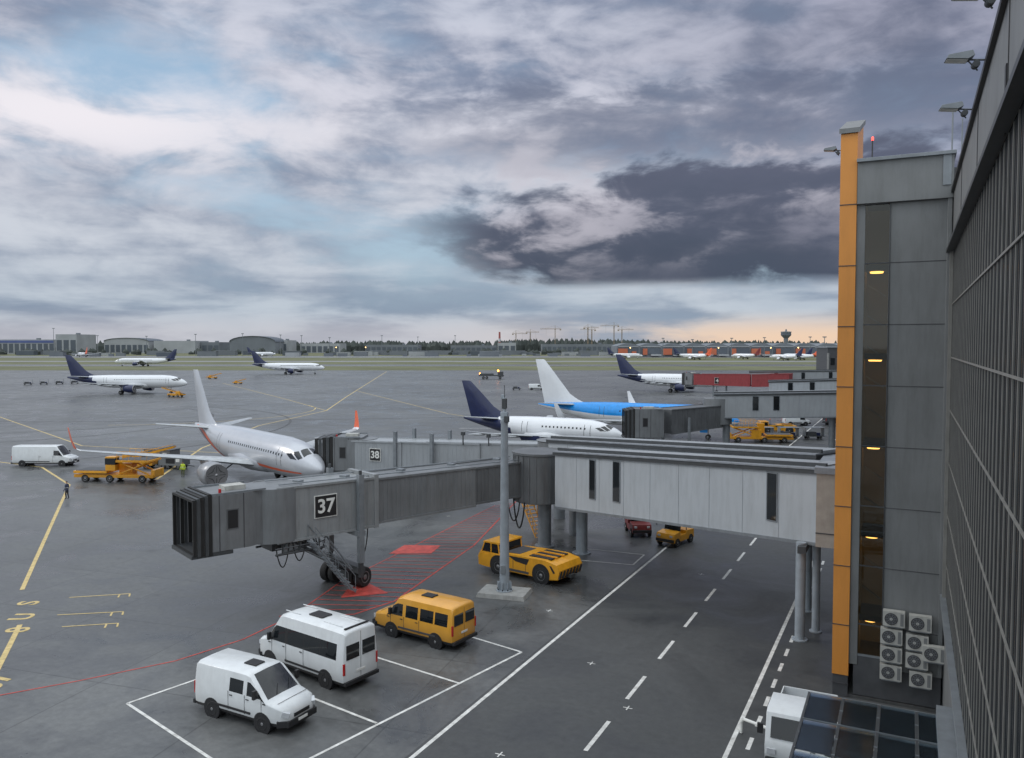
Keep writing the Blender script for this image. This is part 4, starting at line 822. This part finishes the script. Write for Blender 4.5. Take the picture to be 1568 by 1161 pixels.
for px,n in [(515,1050),(560,1080),(965,930),(1180,900),(1222,940),(1254,900),(1100,900),(1275,960)]:
    x,y=air(pe(px,n),n); mb=MB(); mb.lathe((0,0,0),(0,0,1),[(0,.3),(11,.2)],HG,6); mb.lathe((0,0,11),(0,0,1),[(0,.4),(.6,.6),(1.1,.2)],WARM,8); mb.box((0,0,10.8),(1.2,.4,.2),HG); mb.build('lit_street_lamp',(x,y,0))
mb=MB(); mb.box((0,0,7),(9,9,14),GREYD)
for i in range(4):
    mb.box((-4.4+i*2.9,-4.6,6.5),(.5,.3,12),CONC)
    mb.box((-3+i*2,-4.55,10),(1.2,.2,2),GLASS)
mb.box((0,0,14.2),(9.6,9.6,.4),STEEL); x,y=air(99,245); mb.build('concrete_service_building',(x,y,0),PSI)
mb=MB()
def clump(e,n,r,h):
    x,y=air(e,n); vs=[(x+math.cos(a)*r*random.uniform(.7,1.2),y+math.sin(a)*r,z_*random.uniform(.85,1.1)) for z_ in (0,h*.55) for a in [k*math.pi/3 for k in range(6)]]+[(x+random.uniform(-r,r)*.4,y,h)]
    mb.add(vs,[(i,(i+1)%6,6+(i+1)%6,6+i) for i in range(6)]+[(6+i,6+(i+1)%6,12) for i in range(6)],HT)
for i in range(2200):
    e=random.uniform(-1700,2200); n=random.uniform(1650,2100); big=10+8*math.sin(e*.004+1)+4*math.sin(e*.013)
    clump(e,n,random.uniform(5,11),max(10,18+big*.45+random.uniform(-4,3)))
for i in range(260):
    e=random.uniform(-1200,600); clump(e,random.uniform(1180,1300),random.uniform(3,6),random.uniform(5,11))
mb.build('distant_tree_line',sharp=20)
mb=MB()
for i in range(190):
    e=random.uniform(-900,900); n=random.uniform(1020,1250); x,y=air(e,n); s=random.choice([(12,4,3.5),(18,8,5),(6,3,2.6),(25,10,6)]); m_=random.choice([HB,HG,HD,HG,HG])
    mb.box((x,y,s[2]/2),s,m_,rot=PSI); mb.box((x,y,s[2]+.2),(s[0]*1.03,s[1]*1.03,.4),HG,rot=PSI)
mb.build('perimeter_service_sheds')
# ------------------------------------------------------------ sky
w=bpy.data.worlds.new("World"); scene.world=w; w.use_nodes=True; nt=w.node_tree; nt.nodes.clear(); LK=nt.links.new
class S:
    def __init__(s,k): s.k=k
    def _o(s,o,op,rev=False):
        n=nt.nodes.new('ShaderNodeMath'); n.operation=op
        for i,q in enumerate((o,s) if rev else (s,o)):
            if isinstance(q,S): LK(q.k,n.inputs[i])
            else: n.inputs[i].default_value=q
        return S(n.outputs[0])
    def __add__(s,o): return s._o(o,'ADD')
    __radd__=__add__
    def __mul__(s,o): return s._o(o,'MULTIPLY')
    __rmul__=__mul__
    def __sub__(s,o): return s._o(o,'SUBTRACT')
    def __rsub__(s,o): return s._o(o,'SUBTRACT',True)
    def __truediv__(s,o): return s._o(o,'DIVIDE')
def f1(op,a,b=None):
    n=nt.nodes.new('ShaderNodeMath'); n.operation=op; LK(a.k,n.inputs[0])
    if b is not None:
        if isinstance(b,S): LK(b.k,n.inputs[1])
        else: n.inputs[1].default_value=b
    return S(n.outputs[0])
def ss(x,a,b,lo=0,hi=1):
    n=nt.nodes.new('ShaderNodeMapRange'); n.interpolation_type='SMOOTHSTEP'; LK(x.k,n.inputs['Value'])
    if a>b: a,b,lo,hi=b,a,hi,lo
    n.inputs['From Min'].default_value=a;n.inputs['From Max'].default_value=b;n.inputs['To Min'].default_value=lo;n.inputs['To Max'].default_value=hi
    return S(n.outputs['Result'])
def comb(x,y,z_):
    n=nt.nodes.new('ShaderNodeCombineXYZ')
    for i,q in enumerate((x,y,z_)):
        if isinstance(q,S): LK(q.k,n.inputs[i])
        else: n.inputs[i].default_value=q
    return n.outputs[0]
def noise(v,sc,det=8,ro=.55,dist=0):
    n=nt.nodes.new('ShaderNodeTexNoise'); n.inputs['Scale'].default_value=sc;n.inputs['Detail'].default_value=det;n.inputs['Roughness'].default_value=ro;n.inputs['Distortion'].default_value=dist
    LK(v,n.inputs['Vector']); return S(n.outputs['Fac'])
def mixc(f,a,b):
    n=nt.nodes.new('ShaderNodeMixRGB')
    if isinstance(f,S): LK(f.k,n.inputs[0])
    else: n.inputs[0].default_value=f
    for i,q in((1,a),(2,b)):
        if isinstance(q,tuple): n.inputs[i].default_value=(*q,1)
        else: LK(q,n.inputs[i])
    return n.outputs[0]
tc=nt.nodes.new('ShaderNodeTexCoord'); sp=nt.nodes.new('ShaderNodeSeparateXYZ'); LK(tc.outputs['Generated'],sp.inputs[0])
X,Y,Z=[S(sp.outputs[i]) for i in range(3)]
E=X*CP+Y*SP; Nn=Y*CP-X*SP
az=f1('ARCTAN2',E,Nn); el=f1('ARCSINE',Z)
den=f1('MAXIMUM',Z,0.0)+.16
pu=E/den; pv=Nn/den
v1=comb(pu,pv,0.0)
v2=comb(az*1.0,el*2.3,3.0)
v3=comb(az*.8,el*4.5,7.0)
nA=noise(v1,.75,7,.54,.45); nB=noise(v2,5.0,9,.55,.35); nC=noise(v3,5.0,7,.54,.3); nD=noise(v2,12,7,.58,.4)
nE=noise(comb(az,el*2.5,11.0),2.2,3,.5,.2)
st=nt.nodes.new('ShaderNodeTexSky'); st.sky_type='NISHITA'; st.sun_disc=False; st.sun_elevation=R(32); st.sun_rotation=R(-100); st.air_density=1.2; st.dust_density=2
def c(r,g,b):
    f=lambda v:((v/255+.055)/1.055)**2.4
    return (f(r)*10,f(g)*10,f(b)*10)
blue=mixc(.12,mixc(ss(el,.0,.3),c(178,202,218),c(158,188,216)),st.outputs[0])
cloud=nA*.4+nB*.35+nC*.25
cover=ss(cloud+nE*.3,.51,.68)
lit=ss(nB*.45+nD*.25+nC*.3,.40,.61)
white=mixc(ss(el,.1,.35),c(203,209,219),c(208,211,224))
grey=mixc(ss(el,.0,.3),c(142,156,176),c(130,141,164))
deck=mixc(lit,grey,white)
col=mixc(cover,blue,deck)
hi=ss(el+(nE-.5)*.25,.27,.42)
col=mixc(hi*.5,col,mixc(ss(nB*.7+nD*.3,.4,.6),c(124,137,164),c(182,190,208)))
bank=f1('EXPONENT',((az+.5)*(az+.5)*-9.0)+((el-.245)*(el-.245)*-260.0))
col=mixc(f1('MINIMUM',bank*ss(nB+nD*.3,.46,.72),1.0),col,c(240,236,242))
bank2=f1('EXPONENT',((az+.02)*(az+.02)*-14.0)+((el-.31)*(el-.31)*-500.0))
col=mixc(bank2*ss(nB+nD*.3,.52,.75)*.8,col,c(218,218,230))
hb=ss(el,.12,.04)
bandc=mixc(ss(nC+(nB-.5)*.35,.4,.6),c(134,149,169),c(188,199,210))
col=mixc(hb*.78,col,bandc)
ur=ss(az+el*.9+nE*.5-.25,.28,.8)
lil=mixc(ss(nB*.6+nD*.4,.38,.62),c(104,110,132),c(158,160,180))
col=mixc(ur*ss(el+nC*.08,.1,.17)*.85,col,lil)
# main dark cloud: flat base, billowing top, reaching right of the terminal
wob=(nB-.5)*.19+(nD-.5)*.09
dx=(az-.36)/.46; dy=(el-.13+wob)/.085
dm=ss(dx*dx+dy*dy,1.3,.65)*ss(el+(nC-.5)*.022+(nD-.5)*.008,.066,.084)
dcol=mixc(ss(el+(nB-.5)*.18,.07,.24),c(72,80,97),mixc(ss(nD*.5+nB*.5,.46,.64),c(96,101,120),c(154,154,170)))
col=mixc(dm*.97,col,dcol)
dx=(az-.22)/.32; dy=(el-.255+wob)/.04
dm2=ss(dx*dx+dy*dy,1.5,.2)*.55
col=mixc(dm2,col,c(102,109,131))
rim=ss(nB+nD*.35,.68,.8)*ss(f1('ABSOLUTE',el-.19-(nE-.5)*.3),.08,.0)*ss(az,-.15,.0)*ss(az,.5,.25)
col=mixc(rim*.7,col,c(204,201,211))
warm=ss(el,.045,.008)*ss(az,-.15,.35)*ss(nC*.7+nD*.3,.36,.56)
col=mixc(warm*.85,col,c(246,210,176))
pink=ss(el,.045,.012)*ss(az,.25,-.1)
col=mixc(pink*.4,col,c(210,200,202))
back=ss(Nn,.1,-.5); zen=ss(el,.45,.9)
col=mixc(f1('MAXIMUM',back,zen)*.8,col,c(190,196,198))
boost=1.0+zen*1.55+back*.75  # unseen sky overhead and behind the camera, brightened to raise the ambient light
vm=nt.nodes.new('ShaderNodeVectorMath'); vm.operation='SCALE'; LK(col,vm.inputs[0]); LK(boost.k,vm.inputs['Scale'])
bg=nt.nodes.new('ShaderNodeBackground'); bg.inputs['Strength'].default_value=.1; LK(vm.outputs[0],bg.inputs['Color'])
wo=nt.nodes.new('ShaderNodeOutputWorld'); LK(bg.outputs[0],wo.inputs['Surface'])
sl=bpy.data.lights.new('sun','SUN'); sl.energy=.85; sl.angle=R(14); sl.color=(1,.94,.86)
so=bpy.data.objects.new('sun',sl); bpy.context.collection.objects.link(so)
sd=Vector((math.sin(R(-100))*math.cos(R(32)),math.cos(R(-100))*math.cos(R(32)),math.sin(R(32)))); so.rotation_euler=sd.to_track_quat('Z','Y').to_euler()
# ------------------------------------------------------------ camera
cam=bpy.data.cameras.new('camera'); co=bpy.data.objects.new('camera',cam); bpy.context.collection.objects.link(co); scene.camera=co
cam.sensor_width=36; cam.lens=36*1230/1568; cam.clip_end=20000; cam.clip_start=.1
th=math.atan((580.5-528)/1230)
co.location=(0,0,15); co.rotation_euler=(R(90)-th,0,PSI)
scene.view_settings.view_transform='Standard'; scene.view_settings.look='None'; scene.view_settings.exposure=0
